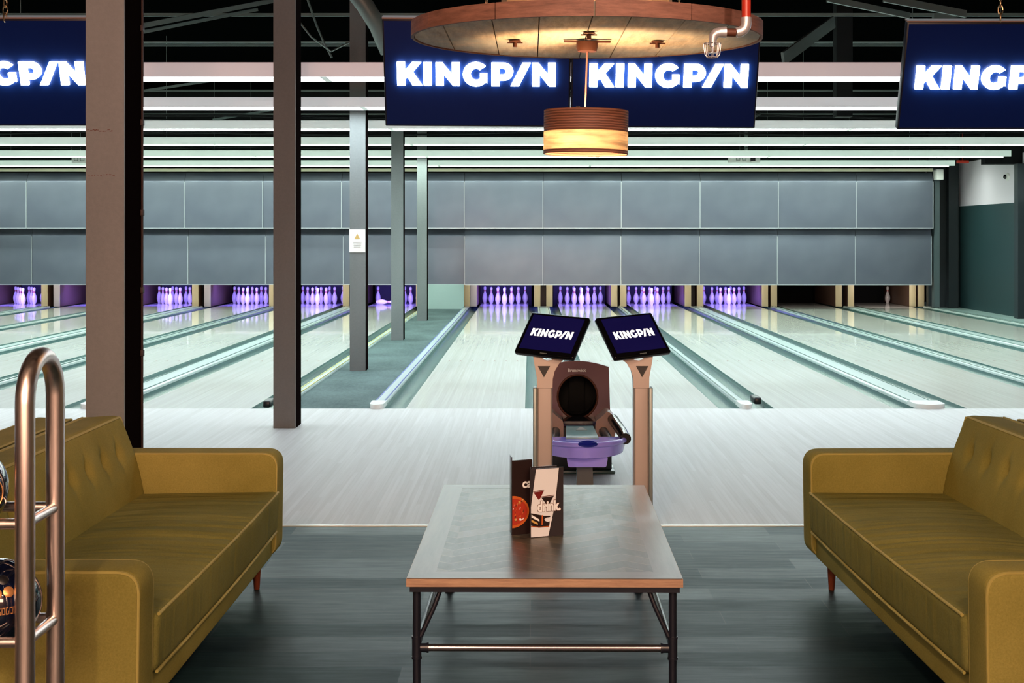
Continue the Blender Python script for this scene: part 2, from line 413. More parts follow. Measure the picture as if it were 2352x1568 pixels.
# ------------------------------------------------------------------ setting
FOUL = 12.14; STEP = 7.23; DECK = 31.35
XL, XR = -14.0, 9.15
def struct(name, bm, mt, smooth=None): return tag(fin(bm, name, mt, smooth=smooth), kind='structure')
bm = BM(); box(bm, XL, XR, -3, STEP-0.02, -0.15, 0); struct('floor', bm, M['floor'])
bm = BM(); box(bm, XL, XR, STEP+0.02, FOUL, -0.15, 0); struct('floor.001', bm, M['approach'])
bm = BM(); box(bm, XL, XR, FOUL, 33, -0.30, -0.15); struct('floor.002', bm, M['slab'])
bm = BM(); box(bm, XL, XR, STEP-0.02, STEP+0.02, -0.15, 0.004, 0.003); struct('trim_1', bm, M['cap_end'])
bm = BM(); box(bm, XL, XR, -3, 33, 4.6, 4.8); struct('ceiling', bm, M['ceil'])
bm = BM(); box(bm, XR, XR+0.2, -3, 33, 0, 4.6); struct('wall_right', bm, M['side_wall'])
bm = BM(); box(bm, XL-0.2, XL, -3, 33, 0, 4.6); struct('wall_left', bm, M['dark'])
bm = BM(); box(bm, XL, XR, 32.4, 32.6, -0.3, 4.6); struct('wall_back', bm, M['dark'])
bm = BM(); box(bm, XL, XR, -3.2, -3, 0, 4.6); struct('wall_front', bm, mat('warm_lounge_wall', (0.70, 0.48, 0.38), 0.7))
bm = BM(); box(bm, 8.50, XR, 29.35, 29.5, 0, 4.6); struct('wall_back.001', bm, M['slate'])
bm = BM(); box(bm, 8.52, XR, FOUL, 29.3, -0.15, 0.0); struct('floor.003', bm, M['pale_teal'])
bm = BM(); box(bm, 8.46, XR, 25.55, 25.8, 2.863, 4.6); struct('trim_2', bm, M['dark'])
# the walkway between the two banks of lanes
bm = BM(); box(bm, -2.186, -1.42, FOUL, 28.7, -0.15, 0.0); struct('floor.004', bm, M['carpet'])
bm = BM(); box(bm, -2.25, -1.39, 28.72, 28.80, -0.15, 0.515); tag(fin(bm, 'low_partition', M['pale_teal']), 'pale teal low partition closing the far end of the walkway', 'partition')

# ------------------------------------------------------------------ lanes
RB = [-0.573, 1.137, 2.687, 4.397, 5.947, 7.657]
LB = [-3.0, -4.71, -6.26, -7.97, -9.52, -11.23]
ORD = ['first', 'second', 'third', 'fourth', 'fifth', 'sixth']
LN = [(x, '%s lane right of the walkway' % ORD[i], 'R', i) for i, x in enumerate(RB)]+[(x, '%s lane left of the walkway' % ORD[i], 'L', i) for i, x in enumerate(LB)]
LW, GW = 1.054, 0.2
def gutter_bm(x0, x1):
    bm = BM(); n = 10; d = 0.085
    top = []; cx = (x0+x1)/2; hw = (x1-x0)/2
    for k in range(n+1):
        a = PI*k/n; top.append((cx-hw*math.cos(a), -0.004-d*math.sin(a)))
    prof = top+[(x1, -0.15), (x0, -0.15)]
    prism(bm, prof, FOUL+0.002, 31.6)
    return bm
LANE_SPAN = 0.5*LW
for X, nm, side, i in LN:
    r = thing('bowling_lane', (X, FOUL, 0), 'pale wooden bowling lane with grey gutters, the '+nm, 'lane', 'bowling lanes')
    bm = BM(); box(bm, -LW/2, LW/2, 0.001, 19.3, -0.15, 0.0)
    fin(bm, 'lane_surface', M['lane'], r)
    for s_ in (-1, 1):
        a, b = (LW/2, LW/2+GW) if s_ > 0 else (-LW/2-GW, -LW/2)
        g = fin(gutter_bm(a, b), 'gutter', M['gutter'], r, 40); g.location = (0, -FOUL, 0)
    bm = BM()
    for k in range(-3, 4):
        cx = k*0.1386; cy = 4.62
        prism(bm, [(cx, cy+0.09), (cx-0.017, cy-0.03), (cx, cy-0.01), (cx+0.017, cy-0.03)], 0.0005, 0.0012, fn=lambda a, b, t_: Vector((a, b, t_)))
    fin(bm, 'aiming_arrows', M['bolt'], r)
# divider capping between lanes
def divider(x, w, lab, cols=None, end=True):
    r = thing('lane_divider', (x, FOUL, 0), lab, 'lane divider', 'capped dividers between the gutters')
    bm = BM(); prof = rpoly([(-w/2, -0.15), (w/2, -0.15), (w/2, 0.028), (-w/2, 0.028)], [0, 0, 0.018, 0.018], 4)
    prism(bm, prof, 0.25 if end else 0.0, 17.2)
    fin(bm, 'capping', M['cap'], r, 50)
    bm = BM()
    for s_ in (-1, 1): tube(bm, [(s_*w*0.36, 0.3, 0.03), (s_*w*0.36, 17.1, 0.03)], 0.006, 6)
    fin(bm, 'capping_bead', cols or M['gutter'], r, 60)
    if end:
        bm = BM()
        prof = [(-w/2-0.01, 0.28)]+[(-(w/2+0.01)*math.cos(PI*k/8), 0.06-0.10*math.sin(PI*k/8)) for k in range(9)]+[(w/2+0.01, 0.28)]
        prism(bm, prof, -0.0005, 0.04, fn=lambda a, b, t_: Vector((a, b, t_)))
        # sits on the lane bed, nose over the foul line
        fin(bm, 'end_cap', M['cap_end'], r, 40)
    return r
DIV = []
for side, L in (('right', RB), ('left', LB)):
    for i in range(len(L)-1):
        c = (L[i]+L[i+1])/2; w = abs(L[i+1]-L[i])-LW-2*GW-0.006
        DIV.append((c, w, side, i))
        divider(c, w, '%s divider capping between %s and %s lanes %s of the walkway' % ('wide pale' if w > 0.2 else 'narrow pale', ORD[i], ORD[i+1], side))
divider(-1.36, 0.11, 'pale divider with blue beads along the right edge of the walkway', M['rail'])
divider(-2.228, 0.08, 'pale divider with yellow beads along the left edge of the walkway', M['yellow_rail'], end=False)
divider(8.45, 0.12, 'pale divider capping along the outer side of the rightmost lane')
divider(-12.02, 0.10, 'pale divider capping along the outer side of the leftmost lane')

# black ball stops lying at two cap ends
for k, (px, py, lab) in enumerate([(1736, 912, 'small black sensor box beside the third divider nose right of the walkway'), (618, 920, 'small black sensor box by the gutter start left of the walkway')]):
    d = H*F/(py-VY+8); X = (px-VX)*d/F
    bm = BM(); box(bm, X-0.035, X+0.035, d-0.12, d+0.12, -0.02, 0.045, 0.015); tag(fin(bm, 'sensor_box', M['black'], smooth=50), lab, 'sensor box', 'lane sensor boxes')

# kickbacks (partitions between the pin decks)
def kickback(x, w, lab, pale_right):
    r = thing('pin_deck_partition', (x, 29.75, 0), lab, 'partition', 'partitions between the pin decks')
    hw = w/2
    for s_ in (-1, 1):
        a = s_*hw; b = s_*(hw-0.135)
        bm = BM(); box(bm, min(a, b), max(a, b), 0, 2.15, 0.0, 0.62)
        fin(bm, 'side_board', M['kick_in'], r)
        bm = BM(); box(bm, min(a, b)-0.002, max(a, b)+0.002, -0.03, -0.001, 0.0, 0.62, 0.006); fin(bm, 'front_edge', M['greywhite'] if (s_ > 0 and pale_right) else M['cream'], r, 40)  # right-hand board takes the paler edge where set
    bm = BM(); box(bm, -hw+0.14, hw-0.14, 0.35, 0.5, 0.0, 0.6); fin(bm, 'rear_filler', M['black'], r)
    return r
for c, w, side, i in DIV:
    kickback(c, 0.40 if w > 0.2 else 0.33, 'cream edged partition between pin decks of %s and %s lanes %s of walkway' % (ORD[i], ORD[i+1], side), side == 'left')
kickback(-1.30, 0.28, 'cream edged pin deck partition beside the right edge of the walkway', True)
kickback(-2.33, 0.28, 'cream edged pin deck partition beside the left edge of the walkway', False)
kickback(8.36, 0.32, 'cream edged pin deck partition at the far right end', False)
kickback(-12.0, 0.36, 'cream edged pin deck partition at the far left end', True)
# pit cushions behind the decks
for X, nm, side, i in LN:
    bm = BM(); box(bm, X-0.6, X+0.6, 31.95, 32.1, -0.15, 0.75); tag(fin(bm, 'pit_curtain', M['dark'] if side == 'R' and i > 3 else M['curtain']), 'black pit curtain behind the pin deck of the '+nm, 'curtain', 'pit curtains')  # unlit pits get a dark copy, their shade set by colour

# pins
PROF = [(0, 0), (0.0258, 0), (0.0282, 0.004), (0.036, 0.019), (0.0497, 0.057), (0.0578, 0.085), (0.0605, 0.114), (0.0578, 0.149), (0.0494, 0.184),
        (0.0355, 0.219), (0.0270, 0.238), (0.0236, 0.254), (0.0230, 0.276), (0.0249, 0.300), (0.0290, 0.322), (0.0323, 0.343), (0.0310, 0.358), (0.0245, 0.371), (0.012, 0.379), (0, 0.381)]
bm = BM(); lathe(bm, PROF, 20); pin0 = fin(bm, 'bowling_pin', M['pin'], smooth=180); used = [False]
SP = [('head pin', 0, 0), ('second row left', -1, 1), ('second row right', 1, 1), ('third row left', -2, 2), ('third row middle', 0, 2), ('third row right', 2, 2),
      ('back row far left', -3, 3), ('back row inner left', -1, 3), ('back row inner right', 1, 3), ('back row far right', 3, 3)]
def pin(X, y, z, lab, rot=(0, 0, 0)):
    o = pin0 if not used[0] else pin0.copy()
    if used[0]: COL.objects.link(o)
    used[0] = True
    o.location = (X, y, z); o.rotation_euler = rot
    tag(o, lab, 'bowling pin', 'bowling pins on the decks')
HP = FOUL+18.29
for X, nm, side, i in LN:
    if side == 'R' and i == 4: continue
    for pn, a, b in SP:
        px, py = X+a*0.1524, HP+b*0.264
        if side == 'R' and i == 5 and pn != 'back row far right': continue
        if side == 'L' and i == 0 and pn in ('head pin', 'second row left', 'third row left', 'back row inner left'): continue
        if side == 'R' and i == 0 and pn in ('second row right', 'third row left', 'back row inner right'): pass
        if side == 'R' and i == 5: lab = 'lone white bowling pin with red neck rings on the rightmost lane'
        else: lab = 'white bowling pin, %s, on the %s' % (pn, nm)
        pin(px, py, 0.0, lab, (0, 0, random.uniform(0, 6)))
pin(-3.42, HP+0.02, 0.0625, 'fallen white bowling pin lying on the first lane left of the walkway', (PI/2, 0, 1.75))
# violet deck lamps
for X, nm, side, i in LN:
    if side == 'R' and i > 3: continue
    r = thing('pin_deck_lamp', (X, 29.95, 0.56), 'slim violet lamp above the pin deck of the '+nm, 'lamp', 'violet pin deck lamps')
    bm = BM(); box(bm, -0.605, 0.605, -0.03, 0.03, 0, 0.04, 0.008); fin(bm, 'housing', M['white'], r)
    pass
    area('deck_light', (X, 30.05, 0.54), (math.radians(38), 0, 0), 0.9, 0.10, 24, (0.17, 0.12, 1.0), 170)
    area('deck_light', (X, 29.9, 0.52), (math.radians(72), 0, 0), 0.9, 0.06, 1.2, (0.9, 0.5, 0.95), 160)

for X, nm, side, i in LN:      # unseen fill lights added behind the masking to brighten pins and partition edges
    area('mask_back_fill', (X, 28.92, 0.62), (math.radians(62), 0, 0), 1.2, 0.06, 5.0 if (side == "L" or i < 4) else (2.0 if i == 4 else 8.0), (1.0, 0.86, 0.80), 150)
# ------------------------------------------------------------------ masking units
MD = 28.44
def masking(x0, x1, row, lab):
    r = thing('masking_unit', ((x0+x1)/2, MD+((0.30 if x1 < -1 else 0.12) if row == 0 else 0), 0.505 if row == 0 else 1.676), lab, 'masking unit', 'grey masking panels above the lanes')
    h = 1.165; hw = (x1-x0)/2-0.004
    prof = []                                       # (y, z): upright sheet whose top leans back under the ceiling
    pts = [(0.0, 0.0), (0.0, h-0.20), (0.004, h-0.17), (0.022, h-0.13), (0.06, h-0.07), (0.11, h-0.004)]
    if row == 0: pts = [(0.0, 0.0), (0.0, h-0.15), (0.004, h-0.12), (0.022, h-0.09), (0.05, h-0.03), (0.06, h+0.02)]
    outer = pts+[(p[0]+0.02, p[1]) for p in pts[::-1]]
    bm = BM(); prism(bm, outer, -hw, hw, fn=lambda a, b, t_: Vector((t_, a, b)))
    fin(bm, 'sheet', M['mask'], r, 25)
    bm = BM(); box(bm, hw-0.012, hw+0.004, -0.012, -0.001, 0.005, h-0.19 if row else h-0.15); fin(bm, 'seam_strip', M['mask_seam'], r)
    bm = BM(); box(bm, -hw, hw, -0.014, -0.001, 0.0, 0.016); fin(bm, 'bottom_edge', M['mask_seam'], r)
    return r
seR = [-1.36, 0.27, 1.89, 3.52, 5.14, 6.76, 8.34]
seL = [-2.25, -3.90, -5.53, -7.15, -8.78, -10.42, -12.1, -13.9]
for row, rn in ((1, 'upper'), (0, 'lower')):
    for i in range(6): masking(seR[i], seR[i+1], row, 'grey metal masking unit, %s row, above the %s lane right of the walkway' % (rn, ORD[i]))
    for i in range(7):
        masking(seL[i+1], seL[i], row, 'grey metal masking unit, %s row, above the %s lane left of the walkway' % (rn, (ORD+['seventh'])[i]) if i < 6 else 'grey metal masking unit, %s row, beyond the outermost lane on the left' % rn)
    masking(seL[0], seR[0], row, 'narrow grey masking unit, %s row, closing the gap above the walkway' % rn)
bm = BM(); box(bm, -13.9, 8.3, MD-0.12, MD-0.02, 2.855, 2.92, 0.005); tag(fin(bm, 'masking_rail', mat('cream_rail', (0.7, 0.68, 0.5), 0.4)), 'long cream rail running along the top of the masking panels', 'rail')
bm = BM(); box(bm, -13.9, 8.3, MD+0.40, MD+0.46, 0.6, 4.6); struct('wall_back.002', bm, M['dark'])
bm = BM(); box(bm, -1.3, 8.3, MD+0.1405, MD+0.399, 0.6, 1.3); struct('wall_back.003', bm, M['dark'])
bm = BM(); box(bm, 8.36, 8.50, MD-0.18, MD+0.1, 2.68, 2.90, 0.01); tag(fin(bm, 'junction_box', M['white'], smooth=40), 'white junction box at the right end of the masking rail', 'box')
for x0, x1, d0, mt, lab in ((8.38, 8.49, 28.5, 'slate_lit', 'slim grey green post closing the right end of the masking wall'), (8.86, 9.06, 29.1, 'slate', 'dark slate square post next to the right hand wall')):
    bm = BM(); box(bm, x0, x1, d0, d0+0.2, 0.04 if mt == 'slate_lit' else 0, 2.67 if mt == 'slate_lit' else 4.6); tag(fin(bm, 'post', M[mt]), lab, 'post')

# ------------------------------------------------------------------ ceiling light troughs
TY = [12.07, 14.9, 17.9, 20.95, 24.15, 27.35]
TC = [(0.90, 0.96, 1.0), (0.88, 0.98, 1.0), (0.82, 1.0, 0.95), (0.82, 1.0, 0.92), (0.85, 1.0, 0.88), (0.86, 1.0, 0.86)]
ZB = 2.923
TE = [12, 22, 24, 24, 22, 16]
FC = [(0.24, 0.18, 0.185), (0.27, 0.27, 0.29), (0.22, 0.25, 0.25), (0.20, 0.27, 0.24), (0.22, 0.33, 0.27), (0.26, 0.38, 0.32)]   # emission standing in for light bounced onto the white fascia boards
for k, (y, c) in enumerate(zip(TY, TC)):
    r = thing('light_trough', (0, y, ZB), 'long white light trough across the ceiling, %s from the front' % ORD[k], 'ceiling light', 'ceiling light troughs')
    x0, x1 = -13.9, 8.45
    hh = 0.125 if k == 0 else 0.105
    fa = mat('glow_fascia_%d' % k, (0.85, 0.84, 0.84), 0.5, emis=FC[k], es=1.0)
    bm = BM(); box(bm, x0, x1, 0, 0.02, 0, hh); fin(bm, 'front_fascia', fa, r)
    bm = BM(); box(bm, x0, x1, 0.40, 0.42, 0, hh); fin(bm, 'rear_fascia', M['trough'], r)
    bm = BM(); box(bm, x0, x1, 0.02, 0.40, hh-0.02, hh); fin(bm, 'top_plate', M['trough'], r)
    bm = BM()
    xs = [x0+0.01]
    while xs[-1]+3.02 < x1: xs.append(xs[-1]+3.02)
    xs.append(x1)
    dm_ = diffuser('trough_diffuser_%d' % k, c, TE[k])
    for a, b in zip(xs, xs[1:]): bm = BM(); box(bm, a, b-0.03, 0.022, 0.398, hh*0.30, hh*0.42); fin(bm, 'diffuser', dm_, r)
    for a in xs[1:-1]: bm = BM(); box(bm, a-0.045, a+0.015, 0.0205, 0.3995, 0.0, hh*0.28); fin(bm, 'joint_plate', M['trough'], r)
    bm = BM()
    for a in (x0+0.6, -9.2, -5.6, 0.6, 4.2, 7.6): tube(bm, [(a, 0.2, hh), (a, 0.2, 4.6-ZB)], 0.004, 5)
    fin(bm, 'hanger_wires', M['strut'], r)

# ------------------------------------------------------------------ steel columns
def column(y, lab, w=0.176, dpt=0.25):
    r = thing('steel_column', (-2.0375, y, 0), lab, 'column', 'steel columns along the walkway line')
    t_ = 0.014
    zb = 0.0
    bm = BM(); box(bm, 0, w, 0, t_, zb, 4.6); box(bm, w/2-0.006, w/2+0.006, t_, dpt-t_, zb, 4.6); box(bm, 0, w, dpt-t_, dpt, zb, 4.6)
    fin(bm, 'column_shaft', M['column'], r)
    bm = BM(); box(bm, w/2+0.0065, w+0.002, t_+0.0005, dpt+0.003, 0, 4.6, 0.002); fin(bm, 'dark_web_infill', M['web_infill'], r)  # near-black box added in the web recess so that side stays dark
    return r
cols = []
YC = [6.30, 10.90, 15.51, 20.12, 24.72]
LC = ['broad brown steel column nearest the camera behind the left sofa', 'brown steel column standing on the approach boards', 'grey steel column with a paper notice, standing on the walkway carpet',
      'pale grey steel column, second of three on the walkway carpet', 'pale grey steel column, farthest along the walkway carpet']
for y, l in zip(YC, LC): cols.append(column(y, l))
cols[0].scale = (1, 1.12, 1)
# cable conduit on the nearest column
bm = BM(); tube(bm, [(0.184, 0.235, 0.0), (0.184, 0.235, 1.2), (0.185, 0.235, 2.4), (0.184, 0.235, 4.6)], 0.006, 8)
for zz in (0.95, 1.25, 1.62, 2.05, 2.5): box(bm, 0.178, 0.192, 0.222, 0.248, zz, zz+0.03, 0.002)
fin(bm, 'cable_conduit', mat('dark_brown_conduit', (0.025, 0.010, 0.008), 0.6), cols[0], 60)
# chipped joint lines on the nearest column
bm = BM()
for z0, n in ((2.005, 18), (1.80, 9)):
    x = 0.006
    for k in range(n):
        w_ = random.uniform(0.004, 0.012); zz = z0+random.uniform(-0.004, 0.004)
        if n == 9: x += 0.007
        box(bm, x, min(x+w_, 0.172), -0.0015, 0.0005, zz, zz+random.uniform(0.0015, 0.004)); x += w_*0.9
        if x > 0.165: break
fin(bm, 'paint_chips', M['bolt'], cols[0])
# base plate only as slim shoe
# notice on third column
p = P(821, 553, YC[2]-0.003)
r = thing('paper_notice', (p.x-0.002, YC[2]-0.0005, p.z-0.128), 'white paper notice with yellow warning triangle taped to the grey column', 'sign')
bm = BM(); box(bm, -0.090, 0.090, -0.004, 0, 0, 0.258); fin(bm, 'sheet', M['white'], r)
bm = BM(); prism(bm, [(-0.032, 0.15), (0.032, 0.15), (0, 0.21)], -0.0055, -0.0045); fin(bm, 'warning_triangle', mat('ochre_print', (0.6, 0.42, 0.15), 0.6), r)
bm = BM()
for k in range(4): box(bm, -0.05+0.004*k, 0.05-0.004*k, -0.0055, -0.0045, 0.11-0.018*k, 0.116-0.018*k)
fin(bm, 'printed_lines', mat('grey_print', (0.5, 0.5, 0.5), 0.6), r)
# column by the right hand wall
bm = BM(); box(bm, 9.145-0.17, 9.145, 25.3, 25.5, 0, 2.86, 0.003); tag(fin(bm, 'corner_post', M['slate']), 'dark slate post at the right edge of the photo against the wall', 'post')
for o in [x for x in bpy.data.objects if x.name == 'corner_post']: o.location.x = 0.0

# ------------------------------------------------------------------ letters
LET = {
 'K': ([(0, 0), (.32, 0), (.32, .26), (.42, .37), (.62, 0), (.99, 0), (.63, .58), (.97, 1), (.60, 1), (.32, .64), (.32, 1), (0, 1)], None),
 'I': ([(0, 0), (.32, 0), (.32, 1), (0, 1)], None),
 'N': ([(0, 0), (.31, 0), (.31, .50), (.69, 0), (.95, 0), (.95, 1), (.64, 1), (.64, .50), (.26, 1), (0, 1)], None),
 '/': ([(0, 0), (.33, 0), (.80, 1), (.48, 1)], None)}
g = [(.52+.52*math.cos(math.radians(a)), .5+.52*math.sin(math.radians(a))) for a in range(42, 321, 12)]+[(.97, .13), (.97, .53), (.68, .53), (.68, .29)]
g += [(.53+.22*math.cos(math.radians(a)), .5+.25*math.sin(math.radians(a))) for a in range(300, 47, -14)]
LET['G'] = (g, None)
LET['P'] = ([(0, 0), (.32, 0), (.32, .24), (.48, .24)]+[(.48+.39*math.cos(math.radians(a)), .62+.38*math.sin(math.radians(a))) for a in range(-80, 91, 17)]+[(0, 1)],
            [(.32, .75), (.46, .75)]+[(.46+.115*math.cos(math.radians(a)), .62+.13*math.sin(math.radians(a))) for a in range(80, -91, -20)]+[(.32, .49)])
ADV = [('K', 0), ('I', 1.055), ('N', 1.54), ('G', 2.62), ('P', 3.76), ('/', 4.52), ('N', 5.37)]
def wordmark(parent, x0, z0, h, t0, t1, mt, name='letter', wscale=1.0):
    for ch, ax in ADV:
        o_, ho = LET[ch]
        f = lambda p: (x0+(ax+p[0])*h*wscale, z0+p[1]*h)
        bm = BM(); prism(bm, [f(p) for p in o_], t0, t1, [f(p) for p in ho] if ho else None)
        fin(bm, name, mt, parent)
# display boards
TILT = math.radians(20.6); BH = 0.70
def display(xl, xr, zb, tx, tz, lab, roll=0.0):
    """xl,xr: edges at the lower edge of the board"""
    w = xr-xl
    r = thing('hanging_display', ((xl+xr)/2, 8.9, zb), lab, 'display', 'navy displays hung from the ceiling')
    r.rotation_euler = (TILT, roll, 0)
    bm = BM(); box(bm, -w/2+0.001, w/2-0.001, 0, 0.06, 0, BH, 0.006); fin(bm, 'casing', M['bezel'], r, 40)
    bm = BM(); box(bm, -w/2+0.012, w/2-0.012, -0.003, -0.0005, 0.012, BH-0.012); fin(bm, 'screen', M['navy'], r)
    wordmark(r, tx-(xl+xr)/2+0.006, tz+0.032, 0.151, -0.024, -0.004, M['glow'], wscale=1.06)
    bm = BM(); box(bm, -w/2, w/2, 0.0, 0.062, BH+0.0005, BH+0.01); fin(bm, 'top_rail', M['tan'], r)
    return r
def bx(px): return (px-VX)*8.9/F
zb = H-(293-VY)*8.9/F
d1 = display(bx(885), bx(1309), zb+0.006, bx(914), 0.243, 'navy display reading KINGPIN, left one of the middle pair above the pendant', 0.006)
d2 = display(bx(1310), bx(1734), zb-0.002, bx(1349), 0.243, 'navy display reading KINGPIN, right one of the middle pair above the pendant', 0.006)
d3 = display(bx(2060), bx(2486), zb-0.012, bx(2088), 0.240, 'navy display reading KINGPIN cut off by the right edge of the photo', 0.0)
d4 = display(bx(-186), bx(238), zb+0.01, bx(-152), 0.245, 'navy display showing only GPIN behind the near left column', 0.0)
# chains
def chain(px, dsp, lab):
    top = P(px, 45, 8.66); r_ = 0.010; bm = BM(); z = 2.90; k = 0
    x = (px-VX)*8.66/F
    while z < 4.58:
        pts = []
        for j in range(14):
            a = 2*PI*j/14; u = math.cos(a)*0.0145; v = math.sin(a)*0.030
            pts.append((x+(u if k % 2 else 0.3*u), 8.66+(0 if k % 2 else u), z+v))
        tube(bm, pts, 0.0048, 6, closed=True); z += 0.046; k += 1
    tag(fin(bm, 'hanging_chain', M['brass'], smooth=60), lab, 'chain', 'chains holding the displays')
chain(12, d4, 'brass coloured chain holding the leftmost display')
chain(2298, d3, 'brass coloured chain holding the rightmost display')
chain(1117, d1, 'brass coloured chain behind the round wooden disc, left')
chain(1560, d2, 'brass coloured chain behind the round wooden disc, right')

# ------------------------------------------------------------------ things in the roof space
def beam(name, p, q, w, h, mt, lab, cat, group=None):
    p, q = Vector(p), Vector(q); d = q-p; L = d.length
    Q = d.to_track_quat('Y', 'Z').to_matrix().to_4x4(); Q.translation = (p+q)/2
    bm = BM(); box(bm, -w/2, w/2, -L/2, L/2, -h/2, h/2); o = fin(bm, name, mt); o.matrix_world = Q
    return tag(o, lab, cat, group)
for k, (yy, dd, lab) in enumerate([(34, 16.9, 'thin horizontal roof purlin, highest in view'), (97, 19.2, 'thin horizontal roof purlin, second from the top of the view'), (104, 19.6, 'thin horizontal roof purlin just below the second one'), (208, 25.5, 'dim purlin behind the first light trough gap'), (262, 27.5, 'dim purlin seen beneath the second light trough')]):
    z = H-(yy-VY)*dd/F
    beam('roof_purlin', (-13.9, dd, z), (9.1, dd, z), 0.05, 0.035 if k < 1 else 0.025, M['strut'], lab, 'roof beam', 'roof purlins')
def strut(a, b, d0, d1, w, h, lab): beam('roof_brace', P(*a, d0), P(*b, d1), h, w, M['strut'], lab, 'roof beam', 'diagonal roof braces')
strut((300, 64), (660, -5), 13.5, 15.5, 0.05, 0.05, 'upper of two long diagonal roof braces between the left columns')
strut((300, 79), (590, 22), 13.8, 15.3, 0.035, 0.035, 'lower of two long diagonal roof braces between the left columns')
strut((300, 213), (480, 186), 16.5, 17.5, 0.03, 0.03, 'diagonal roof brace visible in the first gap between light troughs')
strut((490, 275), (640, 250), 19.5, 20.5, 0.03, 0.03, 'diagonal roof brace visible in the second gap between light troughs')
strut((1798, 135), (1915, 50), 15.0, 16.5, 0.14, 0.03, 'broad pale diagonal brace between the middle and right displays')
strut((1900, -3), (2088, 36), 13.6, 14.0, 0.06, 0.03, 'slim pale brace above the gap left of the right display')
strut((2030, -4), (2218, 32), 13.2, 13.6, 0.07, 0.03, 'pale brace above the right display')
strut((2143, 38), (2215, 50), 13.6, 13.8, 0.06, 0.03, 'short pale brace just above the right display')
strut((1700, 282), (1745, 262), 18, 18.4, 0.03, 0.03, 'short dim brace right of the middle displays')
# dark hanging stanchion
bm = BM(); a = P(1940, 150, 17.0); box(bm, a.x-0.10, a.x+0.10, 17.0, 17.2, 3.0, 4.6); tag(fin(bm, 'roof_stanchion', M['dark']), 'black stanchion dropping from the roof between the displays', 'post')
# duct
bm = BM(); pts = [P(806, -30, 13.0), P(838, 12, 13.0), P(868, 60, 13.1), P(893, 118, 13.2)]
tube(bm, pts, 0.085, 16); du = fin(bm, 'air_duct', M['strut'], smooth=60); tag(du, 'pale round air duct dropping beside the left end of the middle displays', 'duct')
bm = BM()
tube(bm, [P(705, -5, 14), P(728, 60, 14), P(745, 100, 14), P(762, 132, 14)], 0.012, 6)
tag(fin(bm, 'loose_cable', M['strut'], smooth=60), 'loose pale cable hanging in the roof right of the second column', 'cable', 'loose cables')
bm = BM(); tube(bm, [P(686, 48, 13.8), P(715, 85, 13.8), P(760, 118, 13.9), P(800, 98, 14.1)], 0.010, 6)
tag(fin(bm, 'loose_cable', M['strut'], smooth=60), 'loose cable looping toward the air duct', 'cable', 'loose cables')
# conduit bundles over the troughs
for k, (y0, yy, lab) in enumerate([(18.9, 3.13, 'second'), (22.0, 3.16, 'third'), (25.2, 3.15, 'fourth')]):
    bm = BM(); n = 60
    for j in range(3):
        ph = random.uniform(0, 6)
        tube(bm, [(-13.8+22*i/n, y0+0.05*j, yy+0.03*math.sin(i*0.31+ph)+0.02*j) for i in range(n+1)], 0.009, 5)
    tag(fin(bm, 'cable_run', M['dark'], smooth=60), 'dark cable run sagging over the %s light trough' % lab, 'cable', 'cable runs')

# devices fixed to the last troughs
p = P(1716, 363, 26.95)
r = thing('ceiling_camera_unit', (p.x, 27.0, p.z-0.085), 'pale ceiling box with two square sockets and a camera hanging near the right', 'camera')
bm = BM(); box(bm, -0.36, 0.10, 0, 0.10, 0, 0.17, 0.01); box(bm, 0.05, 0.27, 0.0, 0.10, 0.0, 0.15, 0.02); fin(bm, 'housing', M['trough'], r, 40)
for x_ in (-0.17, -0.05):
    bm = BM(); prism(bm, [(x_-0.04, .04), (x_+0.04, .04), (x_+0.04, .12), (x_-0.04, .12)], -0.006, -0.0005, [(x_-0.03, .05), (x_+0.03, .05), (x_+0.03, .11), (x_-0.03, .11)]); fin(bm, 'socket', M['strut'], r)
bm = BM(); box(bm, 0.08, 0.17, -0.02, -0.001, 0.03, 0.11, 0.005); fin(bm, 'camera_eye', M['black'], r)
bm = BM(); tube(bm, [(0.02, -0.01, 0.13), (0.05, -0.02, 0.17), (0.12, -0.02, 0.185), (0.2, -0.02, 0.15), (0.22, -0.02, 0.06)], 0.006, 6); fin(bm, 'wire', M['black'], r, 60)
bm = BM(); tube(bm, [(-0.0, 0.05, 0.17), (0.0, 0.05, 1.7)], 0.035, 10); fin(bm, 'drop_pole', M['strut'], r, 60)
p = P(181, 366, 26.95)
r = thing('socket_box', (p.x, 27.0, p.z-0.07), 'pale box with two square sockets hanging left of the near column', 'socket box')
bm = BM(); box(bm, -0.16, 0.16, 0, 0.08, 0, 0.17, 0.01); fin(bm, 'housing', M['trough'], r, 40)
for x_ in (-0.07, 0.05):
    bm = BM(); prism(bm, [(x_-0.04, .04), (x_+0.04, .04), (x_+0.04, .13), (x_-0.04, .13)], -0.006, -0.0005, [(x_-0.03, .05), (x_+0.03, .05), (x_+0.03, .12), (x_-0.03, .12)]); fin(bm, 'socket', M['strut'], r)
bm = BM(); tube(bm, [(0, 0.04, 0.17), (0, 0.04, 1.65)], 0.008, 6); fin(bm, 'drop_wire', M['strut'], r, 60)
